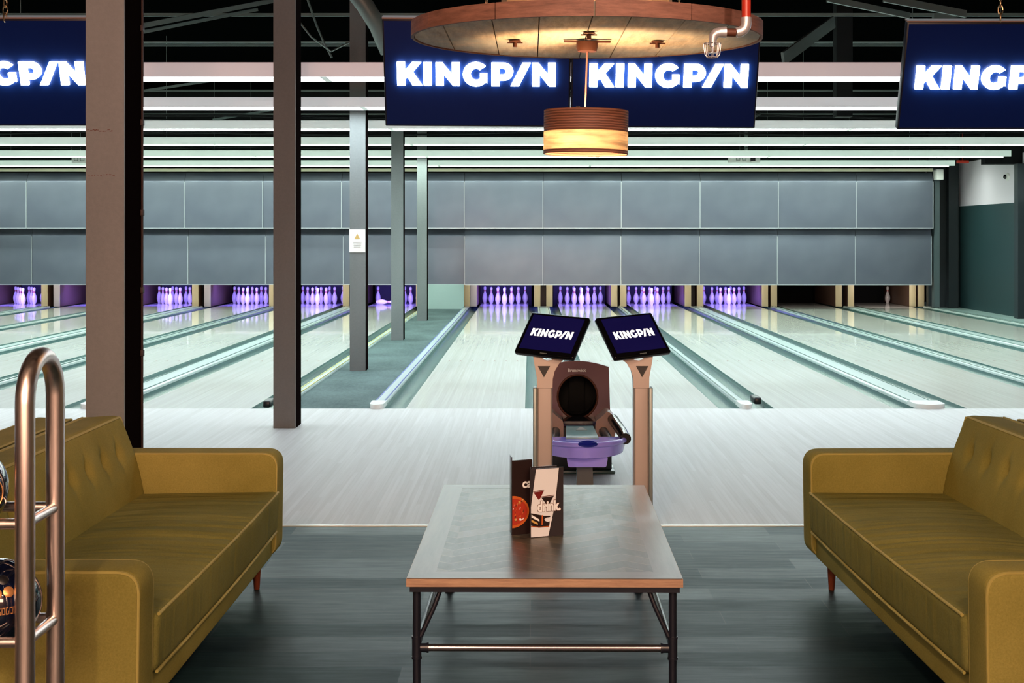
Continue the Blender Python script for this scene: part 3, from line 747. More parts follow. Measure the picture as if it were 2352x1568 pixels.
# dome camera on the white wall band
yc = XR*F/(2316-VX); zc = H-(406-VY)*yc/F
r = thing('dome_camera', (XR, yc, zc), 'small white dome security camera on the white wall band', 'security camera')
RM = Matrix.Rotation(-PI/2, 4, 'Y')
bm = BM(); lathe(bm, [(0, 0), (0.075, 0), (0.075, 0.03), (0.05, 0.05), (0, 0.05)], 20, M=RM); fin(bm, 'mount', M['white'], r, 40)
bm = BM(); lathe(bm, [(0.045, 0.0505), (0.042, 0.075), (0.025, 0.092), (0, 0.098)], 20, M=RM); fin(bm, 'dome', M['gloss_black'], r, 60)
bm = BM(); a = P(2198, 372, 28.0); box(bm, a.x, a.x+0.25, 28.0, 28.06, a.z-0.025, a.z+0.035, 0.01)
tube(bm, [(a.x+0.12, 28.03, a.z), (a.x+0.12, 28.03, 4.6)], 0.006, 6)
o = fin(bm, 'red_pipe', M['redpipe'], smooth=40); tag(o, 'short red pipe beyond the right end of the last light trough', 'pipe')

# ------------------------------------------------------------------ round wooden disc with pendant
DY, DZ, DR = 5.0, 2.239, 0.635
DX = (1347-VX)*DY/F
r = thing('wooden_reel_disc', (DX, DY, DZ), 'large round disc of weathered boards hanging above the coffee table', 'ceiling disc')
r.rotation_euler = (math.radians(1.26), math.radians(0.3), 0)
bm = BM()
bounds = [-0.635, -0.50, -0.33, -0.175, -0.005, 0.12, 0.30, 0.46, 0.635]
for a, b in zip(bounds, bounds[1:]):
    a2, b2 = a+0.002, b-0.002; pts = []
    n = 12; R_ = DR-0.012
    a2 = max(a2, -R_+0.0005); b2 = min(b2, R_-0.0005)
    for k in range(n+1): x = a2+(b2-a2)*k/n; pts.append((x, math.sqrt(max(R_*R_-x*x, 0))))
    for k in range(n+1): x = b2-(b2-a2)*k/n; pts.append((x, -math.sqrt(max(R_*R_-x*x, 0))))
    dz = random.uniform(-0.0015, 0.0015)
    prism(bm, pts, dz, 0.045, fn=lambda p_, q_, t_: Vector((p_, q_, t_)))
fin(bm, 'boards', M['drum'], r)
bm = BM()
for k in range(12):
    a0 = 2*PI*k/12+0.004; a1 = 2*PI*(k+1)/12-0.004; n = 8; rr = random.uniform(-0.002, 0.003)
    pts = [(math.cos(a0+(a1-a0)*j/n)*(DR+rr), math.sin(a0+(a1-a0)*j/n)*(DR+rr)) for j in range(n+1)]
    pts += [(math.cos(a1-(a1-a0)*j/n)*(DR-0.010), math.sin(a1-(a1-a0)*j/n)*(DR-0.010)) for j in range(n+1)]
    prism(bm, pts, -0.003, 0.050, fn=lambda p_, q_, t_: Vector((p_, q_, t_)))
fin(bm, 'rim', M['drum_rim'], r)
bm = BM()
for k in range(16):
    a0 = 2*PI*k/16+0.01; a1 = 2*PI*(k+1)/16-0.01
    pts = [(0.31*math.cos(a0), 0.31*math.sin(a0)), (0.31*math.cos(a1), 0.31*math.sin(a1)), (0.28*math.cos(a1), 0.28*math.sin(a1)), (0.28*math.cos(a0), 0.28*math.sin(a0))]
    prism(bm, pts, 0.0505, 0.62, fn=lambda p_, q_, t_: Vector((p_, q_, t_)))
fin(bm, 'core_staves', M['ply'], r)
for bx_, by_ in ((-0.26, 0.02), (0.26, 0.02), (0.0, -0.22)):
    bm = BM(); lathe(bm, [(0, -0.004), (0.022, -0.004), (0.022, -0.008), (0.008, -0.010), (0.008, -0.028), (0, -0.028)], 12, (bx_, by_, 0)); box(bm, bx_-0.028, bx_+0.028, by_-0.004, by_+0.004, -0.014, -0.010)
    fin(bm, 'bolt', M['bolt'], r, 40)
bm = BM(); tube(bm, [(0, 0, 0.62), (0, 0, 2.37)], 0.02, 8); fin(bm, 'hanging_rod', M['iron'], r, 60)
# pendant
PX = (1345-VX)*DY/F
ZS = H-(357-VY)*DY/F+0.004
r = thing('pendant_lamp', (PX, DY, ZS), 'brown slatted drum pendant lamp glowing warm under the round wooden disc', 'pendant lamp')
r.rotation_euler = (0, math.radians(0.8), 0)
R1 = 97*DY/F; hS = 0.158
def hoop(a, b, mt, nm):
    bm = BM(); lathe(bm, [(R1, a), (R1, (a+b)/2), (R1, b), (R1-0.004, b), (R1-0.004, (a+b)/2), (R1-0.004, a), (R1, a)], 64); return fin(bm, nm, mt, r, 50)
sh = hoop(0.0802, hS, M['shade'], 'lamp_shade'); hoop(0.0, 0.0128, M['shade'], 'bottom_hoop')
tb = hoop(0.013, 0.080, M['shade_glow'], 'glow_band')
bm = BM(); lathe(bm, [(0, 0.075), (0.02, 0.078), (0.034, 0.095), (0.036, 0.11), (0.026, 0.13), (0.014, 0.142), (0.014, 0.15), (0, 0.15)], 20, (-0.03, 0, -0.035)); fin(bm, 'bulb', M['bulb'], r, 60)
bm = BM(); lathe(bm, [(0, 0.115), (0.02, 0.115), (0.02, 0.165), (0.006, 0.175), (0, 0.175)], 16, (-0.03, 0, 0)); tube(bm, [(-0.03, 0, 0.155), (0, 0, 0.165)], 0.004, 6)
for a in (0.5, 2.6, 4.7): tube(bm, [(-0.03, 0, 0.150), ((R1-0.004)*math.cos(a), (R1-0.004)*math.sin(a), 0.150)], 0.002, 6)
fin(bm, 'lamp_holder', M['iron'], r, 40)
ztop = DZ-ZS
bm = BM(); tube(bm, [(-0.004, 0, 0.165), (0.001, 0, ztop-0.03)], 0.0035, 8); fin(bm, 'cord', mat('pink_brown_cord', (0.4, 0.18, 0.15), 0.5), r, 60)
bm = BM(); lathe(bm, [(0, -0.045), (0.034, -0.045), (0.039, -0.03), (0.039, -0.012), (0, -0.012)], 20, (0, 0, ztop)); fin(bm, 'ceiling_rose', M['bolt'], r, 40)
bm = BM(); box(bm, -0.085, 0.085, -0.012, 0.012, ztop-0.0115, ztop-0.006); fin(bm, 'fixing_bar', M['bolt'], r)
bl = bpy.data.lights.new('pendant_bulb', 'POINT'); bl.energy = 32; bl.color = (1.0, 0.66, 0.34); bl.shadow_soft_size = 0.03
blo = bpy.data.objects.new('pendant_bulb', bl); COL.objects.link(blo); blo.location = (PX-0.03, DY-0.085, ZS+0.042)
# sprinkler pipe (nearer than the disc)
D5 = 4.30
r = thing('sprinkler_pipe', (0, 0, 0), 'red sprinkler pipe with silver elbows and a caged sprinkler head beside the disc', 'sprinkler')
c0 = P(1636, 100, D5)
r.location = c0
def L_(x, y, d=D5): return P(x, y, d)-c0
bm = BM(); tube(bm, [L_(1714, 48), L_(1714, 48)+Vector((0, 0, 2.4))], 0.0145, 16); fin(bm, 'red_riser', M['redpipe'], r, 60)
bm = BM(); tube(bm, [L_(1714, 40), L_(1714, 50), L_(1713, 60), L_(1709, 68), L_(1701, 73), L_(1691, 75)], 0.0165, 14); fin(bm, 'elbow', M['cement'], r, 60)
bm = BM(); tube(bm, [L_(1690, 75), L_(1662, 74)], 0.013, 14); fin(bm, 'short_pipe', M['bolt'], r, 60)
bm = BM(); tube(bm, [L_(1668, 74), L_(1655, 74), L_(1645, 76), L_(1639, 82), L_(1637, 92), L_(1637, 99)], [0.018, 0.0165, 0.0155, 0.0145, 0.0125, 0.0115], 14); fin(bm, 'elbow', M['cement'], r, 60)
bm = BM()
for k in range(8):
    a = 2*PI*k/8; pts = [(0.027*math.cos(a), 0.027*math.sin(a), 0.0), (0.0265*math.cos(a), 0.0265*math.sin(a), -0.012), (0.023*math.cos(a), 0.023*math.sin(a), -0.034), (0.016*math.cos(a), 0.016*math.sin(a), -0.043)]
    tube(bm, pts, 0.0013, 5)
for rr, zz in ((0.027, 0.0), (0.016, -0.043)): tube(bm, [(rr*math.cos(2*PI*k/20), rr*math.sin(2*PI*k/20), zz) for k in range(20)], 0.0014, 5, closed=True)
tube(bm, [(-0.027, 0, 0), (0.027, 0, 0)], 0.0013, 5)
fin(bm, 'wire_cage', M['cement'], r, 60)
bm = BM(); lathe(bm, [(0.009, 0.0), (0.009, -0.01), (0.004, -0.012), (0.003, -0.026), (0.013, -0.028), (0.013, -0.030), (0, -0.030)], 12); fin(bm, 'sprinkler_head', M['cement'], r, 40)

# ------------------------------------------------------------------ sofas
def make_sofa(label):
    r = thing('sofa', (0, 0, 0), label, 'sofa', 'mustard sofas')
    Lh = 1.13; AT = 0.15
    # base
    bm = BM(); box(bm, -0.40, 0.405, -Lh+AT-0.01, Lh-AT+0.01, 0.125, 0.238, 0.012, 3); fin(bm, 'base', M['cloth'], r, 50)
    # arms
    prof = rpoly([(-0.36, 0.13), (0.425, 0.13), (0.432, 0.58), (-0.36, 0.58)], [0.02, 0.05, 0.065, 0.03], 8)
    for s_ in (-1, 1):
        y0, y1 = (-Lh, -Lh+AT) if s_ < 0 else (Lh-AT, Lh)
        bm = BM(); loft(bm, prof, y0, y1, 2, 0.018, 4); a = fin(bm, 'arm', M['cloth'], r, 60)
        bm = BM()
        for yy in (y0+0.006, y1-0.006):
            cx, cz = 0.035, 0.355
            tube(bm, [(cx+(x-cx)*0.985, yy, cz+(z-cz)*0.975) for x, z in prof], 0.0055, 6, closed=True)
        fin(bm, 'piping', M['piping'], a, 60)
    # seat cushion
    sp = resample(rpoly([(-0.20, 0.240), (0.435, 0.240), (0.442, 0.415), (-0.20, 0.405)], [0.03, 0.03, 0.028, 0.03], 5), 0.04)
    yA, yB = -Lh+AT+0.004, Lh-AT-0.004
    def dsp(p):
        t_ = (p.y-yA)/(yB-yA); u = (p.x+0.20)/0.64
        if p.z > 0.33:
            p.z += 0.022*math.sin(PI*max(0, min(1, t_)))*math.sin(PI*max(0, min(1, u)))
            for k in range(9):
                yy = 0.10*(k-4)+0.02*math.sin(k*2.1); w_ = 0.016
                amp = 0.008*math.exp(-((p.y-0.05)/0.4)**2)*max(0, min(1, 2.2*u))
                p.z -= amp*math.exp(-((p.y-yy-0.10*(u-0.5)**2)/w_)**2)
        else:
            pass
        if p.x > 0.38: p.x += 0.010*math.sin(PI*max(0, min(1, t_)))
        return p
    bm = BM(); loft(bm, sp, yA, yB, 300, 0.02, 3, dsp); sc = fin(bm, 'seat_cushion', M['cloth_seat'], r, 70)
    bm = BM()
    n = 50
    for x_, z_ in ((0.437, 0.412), (0.431, 0.243)):
        tube(bm, [(x_+0.010*math.sin(PI*k/n), yA+0.02+(yB-yA-0.04)*k/n, z_+0.0) for k in range(n+1)], 0.0055, 6)
    fin(bm, 'piping', M['piping'], sc, 60)
    # back
    bp = resample(rpoly([(-0.425, 0.20), (-0.12, 0.30), (-0.255, 0.745), (-0.42, 0.735)], [0.03, 0.03, 0.03, 0.03], 5), 0.022)
    bz = 0.60
    buttons = [(-0.80+0.20*k, bz) for k in range(9)]
    def fx(z): return -0.12-(z-0.30)*0.135/0.445
    def dsb(p):
        fxx = fx(p.z)
        if p.x > fxx-0.05 and 0.38 < p.z < 0.73:
            pv = 0.014*math.sin(PI*(p.z-0.38)/0.35)
            p.x += pv
            for by_, bz_ in buttons:
                d2 = ((p.y-by_)**2+(p.z-bz_)**2)
                p.x -= 0.030*math.exp(-d2/0.0010)+0.004*math.exp(-((p.y-by_-0.03*(p.z-bz_))/0.012)**2)*math.exp(-((p.z-bz_)/0.10)**2)
        return p
    bm = BM(); loft(bm, bp, -Lh+AT-0.02, Lh-AT+0.02, 150, 0.03, 4, dsb); bk = fin(bm, 'back_cushion', M['cloth'], r, 70)
    bm = BM()
    n = 2
    tube(bm, [(-0.258, -Lh+AT+0.01, 0.735), (-0.258, Lh-AT-0.01, 0.735)], 0.006, 6); tube(bm, [(-0.415, -Lh+AT+0.01, 0.733), (-0.415, Lh-AT-0.01, 0.733)], 0.006, 6)
    for s_ in (-1, 1):
        yy = s_*(Lh-AT+0.012); tube(bm, [(-0.128, yy, 0.34), (-0.258, yy, 0.732), (-0.415, yy, 0.728)], 0.006, 6)
    fin(bm, 'piping', M['piping'], bk, 60)
    for by_, bz_ in buttons:
        bm = BM(); lathe(bm, [(0, 0.006), (0.008, 0.004), (0.011, 0), (0, -0.004)], 12, M=Matrix.Translation((fx(bz_)-0.018, by_, bz_)) @ Matrix.Rotation(PI/2-0.3, 4, 'Y')); fin(bm, 'button', M['cloth'], bk, 60)
    for sx in (-0.33, 0.35):
        for sy in (-0.93, 0.93):
            bm = BM(); lathe(bm, [(0, 0), (0.011, 0), (0.0125, 0.003), (0.021, 0.125), (0, 0.125)], 16, (sx, sy, 0)); fin(bm, 'leg', M['legwood'], r, 50)
    return r
s1 = make_sofa('mustard olive sofa with tufted back at the left, facing the coffee table')
s2 = copy_tree(s1); s3 = copy_tree(s1); s4 = copy_tree(s1)
s1.location = (-1.53, 5.0, 0)
tag(s2, 'mustard olive sofa with tufted back at the right, facing the coffee table'); s2.location = (1.675, 5.0, 0); s2.rotation_euler = (0, 0, PI+math.radians(1.7))
tag(s3, 'olive sofa turned away behind the left sofa, only its back showing'); s3.location = (-2.395, 4.95, 0); s3.rotation_euler = (0, 0, PI)
tag(s4, 'olive sofa turned away behind the right sofa, a sliver of back showing'); s4.location = (2.545, 4.95, 0); s4.rotation_euler = (0, 0, math.radians(1.7))

# ------------------------------------------------------------------ coffee table
TX, TY0, TY1, TZ = 0.052, 4.31, 5.93, 0.45
TWd = 0.865
TLn = TY1-TY0
r = thing('coffee_table', (TX, (TY0+TY1)/2, 0), 'low coffee table with chevron wood top on black pipe legs between the sofas', 'coffee table')
r.rotation_euler = (0, 0, math.radians(-0.5))
hw, hl = TWd/2, TLn/2; bw = 0.085
bm = BM(); box(bm, -hw+bw, hw-bw, -hl+bw, hl-bw, TZ-0.026, TZ-0.0003); fin(bm, 'chevron_panel', M['tabletop'], r)
for s_ in (-1, 1):
    x0, x1 = sorted((s_*hw, s_*(hw-bw)))
    bm = BM(); prism(bm, [(x0, -hl+(0.0 if s_ < 0 else bw)), (x1, -hl+(bw if s_ < 0 else 0)), (x1, hl-(bw if s_ < 0 else 0)), (x0, hl-(0 if s_ < 0 else bw))], TZ-0.026, TZ, fn=lambda a, b, t_: Vector((a, b, t_)))
    fin(bm, 'border_board', M['border'], r)
    y0, y1 = sorted((s_*hl, s_*(hl-bw)))
    bm = BM()
    o_ = [(-hw, -hl), (hw, -hl), (hw-bw, -hl+bw), (-hw+bw, -hl+bw)] if s_ < 0 else [(-hw+bw, hl-bw), (hw-bw, hl-bw), (hw, hl), (-hw, hl)]
    prism(bm, o_, TZ-0.026, TZ, fn=lambda a, b, t_: Vector((a, b, t_)))
    fin(bm, 'border_board', M['border_x'], r)
bm = BM()
e_ = 0.0015
prism(bm, [(-hw-e_, -hl-e_), (hw+e_, -hl-e_), (hw+e_, hl+e_), (-hw-e_, hl+e_)], TZ-0.027, TZ-0.002, [(-hw+0.001-0.002, -hl-0.001), (-hw-0.001, hl+0.001), (hw+0.001, hl+0.001), (hw+0.001, -hl-0.001)], fn=lambda a, b, t_: Vector((a, b, t_)))
fin(bm, 'edge_band', M['edge'], r)
bm = BM(); o_ = [(-hw+0.008, -hl+0.008), (hw-0.008, -hl+0.008), (hw-0.008, hl-0.008), (-hw+0.008, hl-0.008)]; i_ = [(a*0.97, b*0.985) for a, b in o_]
prism(bm, o_, TZ-0.046, TZ-0.0275, i_, fn=lambda a, b, t_: Vector((a, b, t_))); fin(bm, 'apron_frame', M['iron'], r)
lx, ly = hw-0.028, hl-0.035; ZR = 0.222
for sx in (-1, 1):
    for sy in (-1, 1):
        bm = BM(); tube(bm, [(sx*lx, sy*ly, 0), (sx*lx, sy*ly, TZ-0.047)], 0.0125, 16)
        for zz in (ZR+0.03, ZR-0.035): tube(bm, [(sx*lx, sy*ly, zz), (sx*lx, sy*ly, zz+0.007)], 0.0165, 16)
        tube(bm, [(sx*lx, sy*ly, ZR-0.03), (sx*lx, sy*ly, ZR+0.03)], 0.0148, 16)
        tube(bm, [(sx*(lx-0.012), sy*ly, ZR), (sx*(lx-0.034), sy*ly, ZR)], 0.0145, 16); tube(bm, [(sx*(lx-0.032), sy*ly, ZR), (sx*(lx-0.038), sy*ly, ZR)], 0.0165, 16)
        lathe(bm, [(0, 0), (0.02, 0), (0.02, 0.01), (0, 0.01)], 16, (sx*lx, sy*ly, 0))
        fin(bm, 'leg', M['iron'], r, 50)
        bm = BM(); tube(bm, [(sx*(lx-0.012), sy*ly, ZR+0.035), (sx*(lx-0.055), sy*(ly-0.01), TZ-0.10), (sx*(lx-0.075), sy*(ly-0.02), TZ-0.047)], 0.0075, 10); fin(bm, 'brace', M['iron'], r, 60)
M['rail_steel'] = mat('polished_rail', (0.25, 0.23, 0.25), 0.2, 0.9)
for sy in (-1, 1):
    bm = BM(); tube(bm, [(-lx+0.036, sy*ly, ZR), (lx-0.036, sy*ly, ZR)], 0.0115, 16); fin(bm, 'stretcher', M['rail_steel'], r, 60)
for sx in (-1, 1):
    bm = BM(); tube(bm, [(sx*lx, -ly+0.014, ZR-0.0), (sx*lx, ly-0.014, ZR)], 0.0105, 12); fin(bm, 'stretcher', M['iron'], r, 60)

# ------------------------------------------------------------------ menus
def text_mesh(s, size, offset=0.0):
    cu = bpy.data.curves.new('t', 'FONT'); cu.body = s; cu.size = size; cu.offset = offset; cu.extrude = 0.0003
    o = bpy.data.objects.new('t', cu); COL.objects.link(o)
    dg = bpy.context.evaluated_depsgraph_get(); me = bpy.data.meshes.new_from_object(o.evaluated_get(dg))
    bpy.data.objects.remove(o); return me
def text(parent, s, size, loc, rot, mt, name='lettering', offset=0.0, sx=1.0):
    me = text_mesh(s, size, offset); me.materials.clear(); me.materials.append(mt)
    o = bpy.data.objects.new(name, me); COL.objects.link(o); o.parent = parent; o.location = loc; o.rotation_euler = rot; o.scale = (sx, 1, 1); return o
M['card_dark'] = mat('charcoal_card', (0.035, 0.03, 0.035), 0.25)
M['card_cream'] = mat('cream_card', (0.78, 0.83, 0.90), 0.35)
mW = mat('print_white', (0.88, 0.93, 0.98), 0.5); mR = mat('print_wine', (0.16, 0.008, 0.008), 0.4); mK = mat('print_dark', (0.015, 0.006, 0.006), 0.4)
mO = mat('print_orange', (0.55, 0.12, 0.02), 0.4); mY = mat('print_cheese', (0.62, 0.38, 0.10), 0.5); mBr = mat('print_brown', (0.12, 0.03, 0.01), 0.5); mRd = mat('print_tomato', (0.42, 0.03, 0.01), 0.5)
def flat(parent, pts, t_, mt, name='print', th=0.0004):
    bm = BM(); prism(bm, pts, -t_-th, -t_); return fin(bm, name, mt, parent)
def ell(cx, cz, a, b, n=20, a0=0, a1=360): return [(cx+a*math.cos(math.radians(a0+(a1-a0)*k/n)), cz+b*math.sin(math.radians(a0+(a1-a0)*k/n))) for k in range(n+(0 if a1-a0 == 360 else 1))]
# drink menu: front card + angled rear card
dm = 4.885
q = P(1218, 1232, dm)
r = thing('drinks_menu', (q.x, dm, TZ), 'standing drinks menu with cream cover, wine glasses and the word drink', 'menu', 'menus on the coffee table')
w_ = 0.128; hgt = 0.245
r.rotation_euler = (0, 0, math.radians(22))
bm = BM(); box(bm, 0, w_, 0, 0.003, 0, hgt); fin(bm, 'front_cover', M['card_dark'], r)
bm = BM(); prism(bm, [(0, 0), (0.003, 0.0), (0.022, 0.045), (0.019, 0.045)], 0, hgt-0.002, fn=lambda a, b, t_: Vector((a, b+0.0035, t_))); fin(bm, 'rear_cover', M['card_dark'], r)
bm = BM(); box(bm, 0.024, w_*0.95, 0.0455, 0.0485, 0, hgt-0.001); fin(bm, 'rear_cover', M['card_dark'], r)
f = lambda u, v: (u*w_, v*hgt)
flat(r, [f(.02, .01), f(.54, .01), f(.74, .45), f(.86, .99), f(.17, .99), f(.02, .45)], 0.0003, M['card_cream'], 'cover_panel')
for cx, cz, a_, b_, mt in ((.25, .66, .16, .10, mR), (.52, .575, .19, .11, mK)):
    flat(r, [f(cx-a_, cz), f(cx+a_, cz+.012), f(cx+.04, cz-b_), f(cx-.01, cz-b_-.012)], 0.0008, mt, 'wine_glass_print')
    flat(r, [f(cx-a_-.01, cz+.015), f(cx+a_+.01, cz+.03), f(cx+a_, cz+.018), f(cx-a_, cz+.005)], 0.0008, mBr, 'wine_glass_print')
flat(r, [f(.02, .18), f(.25, .14), f(.55, .14), f(.57, .165), f(.60, .30), f(.40, .31), f(.02, .36)], 0.0008, mK, 'platter_print')
flat(r, [f(.03, .34), f(.27, .26), f(.27, .23), f(.03, .30)], 0.0013, mW, 'platter_print'); flat(r, [f(.03, .27), f(.22, .21), f(.22, .185), f(.03, .235)], 0.0013, mY, 'platter_print')
flat(r, [f(.34, .32), f(.38, .32), f(.37, .18), f(.33, .18)], 0.0013, mO, 'platter_print'); flat(r, [f(.42, .26)]+[f(.55+.12*math.cos(t_), .25+.035*math.sin(t_)) for t_ in (2.2, 1.2, .3, -.6, -1.8, -2.6)], 0.0013, M['card_cream'], 'platter_print')
flat(r, [f(.02, .175), f(.25, .155), f(.56, .155), f(.56, .145), f(.25, .143), f(.02, .16)], 0.0014, mO, 'platter_print')
text(r, 'drink.', 0.050, (0.026, -0.0021, 0.093), (PI/2, 0, 0), mBr, 'lettering_outline', offset=0.0036, sx=0.78)
text(r, 'drink.', 0.050, (0.026, -0.0030, 0.093), (PI/2, 0, 0), mW, offset=0.0020, sx=0.78)
# food menu
d_ = 4.93
q = P(1176, 1232, d_)
r = thing('food_menu', (q.x, d_, TZ), 'standing dark food menu with pizza picture and partly hidden lettering ca', 'menu', 'menus on the coffee table')
r.rotation_euler = (0, 0, math.radians(24)); hgt = 0.268; w_ = 0.078
bm = BM(); box(bm, 0, w_, 0, 0.003, 0, hgt); fin(bm, 'front_cover', M['card_dark'], r)
bm = BM(); prism(bm, [(0, 0), (0.003, 0), (0.022, 0.06), (0.019, 0.06)], 0, hgt+0.012, fn=lambda a, b, t_: Vector((a-0.0005, b+0.0035, t_))); fin(bm, 'rear_cover', M['card_dark'], r)
f = lambda u, v: (0.001+u*0.0785, v*hgt)
flat(r, [f(0, 0.0), f(1, 0), f(1, .99), f(0, .99)], 0.0002, mK, 'cover_panel')
def pie(rx, rz, t0, mt):
    flat(r, [f(0, .31-rz)]+[f(rx*math.cos(a), .31+rz*math.sin(a)) for a in [-PI/2+PI*k/24 for k in range(1, 24)]]+[f(0, .31+rz)], t0, mt, 'pizza_print')
pie(.84, .215, 0.0006, mO); pie(.76, .18, 0.0010, mRd)
random.seed(3)
for k in range(30):
    u, v = random.uniform(.02, .56), random.uniform(.17, .44); a = random.uniform(0, 3); L2 = random.uniform(.04, .10)
    dx, dz = math.cos(a)*L2, math.sin(a)*L2*0.35
    flat(r, [f(u, v), f(u+dx, v+dz), f(u+dx+.03, v+dz+.015), f(u+.04, v+.03)], 0.0013+0.0002*(k % 3), [mY, mW, mBr, mO][k % 4], 'pizza_print')
text(r, 'ca', 0.046, (0.040, -0.0024, 0.168), (PI/2, 0, 0), mW, offset=0.0014, sx=0.9)

# ------------------------------------------------------------------ ball rack
r = thing('ball_rack', (0, 0, 0), 'brushed steel tube ball rack at the left edge, in front of the sofa', 'ball rack')
XA = -1.213; Y1, Y2 = 3.30, 3.51; RT = 0.0235
r.location = (XA, (Y1+Y2)/2, 0)
hy = (Y2-Y1)/2; ZT = 1.225
def loop(x):
    n = 14; pts = [(x, -hy, 0)]+[(x, -hy, z) for z in (0.4, 0.9, ZT-hy)]
    pts += [(x, -hy*math.cos(PI*k/n), ZT-hy+hy*math.sin(PI*k/n)) for k in range(1, n)]
    pts += [(x, hy, z) for z in (ZT-hy, 0.9, 0.4, 0)]
    return pts
bm = BM(); tube(bm, loop(0), RT, 20); fin(bm, 'end_loop', M['steel'], r, 60)
bm = BM(); tube(bm, loop(-1.1), RT, 20); fin(bm, 'end_loop', M['steel'], r, 60)
for zz in (0.832, 0.548, 0.264):
    for yy in (-hy, hy):
        bm = BM(); tube(bm, [(-1.08, yy, zz), (-0.01, yy, zz)], 0.013, 12); fin(bm, 'ball_rail', M['steel'], r, 60)
    for xx in (0, -1.1):
        bm = BM(); tube(bm, [(xx, -hy, zz), (xx, hy, zz)], 0.0135, 12); fin(bm, 'cross_rung', M['steel'], r, 60)
def ball(x, z, mt, lab, word=None):
    b = thing('bowling_ball', (x, (Y1+Y2)/2, z), lab, 'bowling ball', 'bowling balls on the steel rack')
    bm = BM(); bmesh.ops.create_uvsphere(bm, u_segments=48, v_segments=32, radius=0.108); fin(bm, 'shell', mt, b, 180)
    for k, (ax, az) in enumerate(((0.33, 0.42), (0.60, 0.46), (0.42, 0.78))):
        n_ = Vector((math.sin(ax), -math.cos(ax)*math.cos(az), math.sin(az))).normalized()
        bm = BM(); lathe(bm, [(0, 0.1083), (0.0125, 0.1077), (0.0135, 0.1068), (0.0125, 0.106)], 16, M=n_.to_track_quat('Z', 'Y').to_matrix().to_4x4()); fin(bm, 'finger_hole', M['gold'] if k < 2 else M['black'], b, 60)
    if word:
        bm = BM(); rr = 0.1085
        for k in range(9):
            a0 = 0.05+k*0.085
            for (u0, u1, v0, v1) in (((0, .012, -0.08, 0.10)), ((.02, .05, .07, .10)), ((.02, .05, -.08, -.05)), ((.05, .062, -0.08, 0.10 if k % 2 else 0.01))):
                pts = []
                for (uu, vv) in ((u0, v0), (u1, v0), (u1, v1), (u0, v1)):
                    a = a0+uu*1.1; e = 0.02+vv*0.9
                    pts.append(bm.verts.new((rr*math.sin(a)*math.cos(e), -rr*math.cos(a)*math.cos(e), rr*math.sin(e))))
                bm.faces.new(pts)
        fin(bm, 'engraved_lettering', M['gold'], b)
    return b
ball(-1.322, 0.616, M['ball_a'], 'glossy black blue bowling ball with gold engraving, lower rail of the rack', True)
b = ball(-1.405, 0.896, M['ball_a'], 'dark bowling ball with gold rings on the upper rail, cut by photo edge', False)
bm = BM()
n_ = Vector((0.80, -0.6, -0.05)).normalized(); Q = n_.to_track_quat('Z', 'Y').to_matrix().to_4x4()
for rr in (0.02, 0.034, 0.047): tube(bm, [Q @ Vector((rr*math.cos(2*PI*k/24), rr*math.sin(2*PI*k/24), math.sqrt(0.1085**2-rr*rr))) for k in range(24)], 0.0018, 5, closed=True)
fin(bm, 'gold_rings', M['gold'], b, 60)

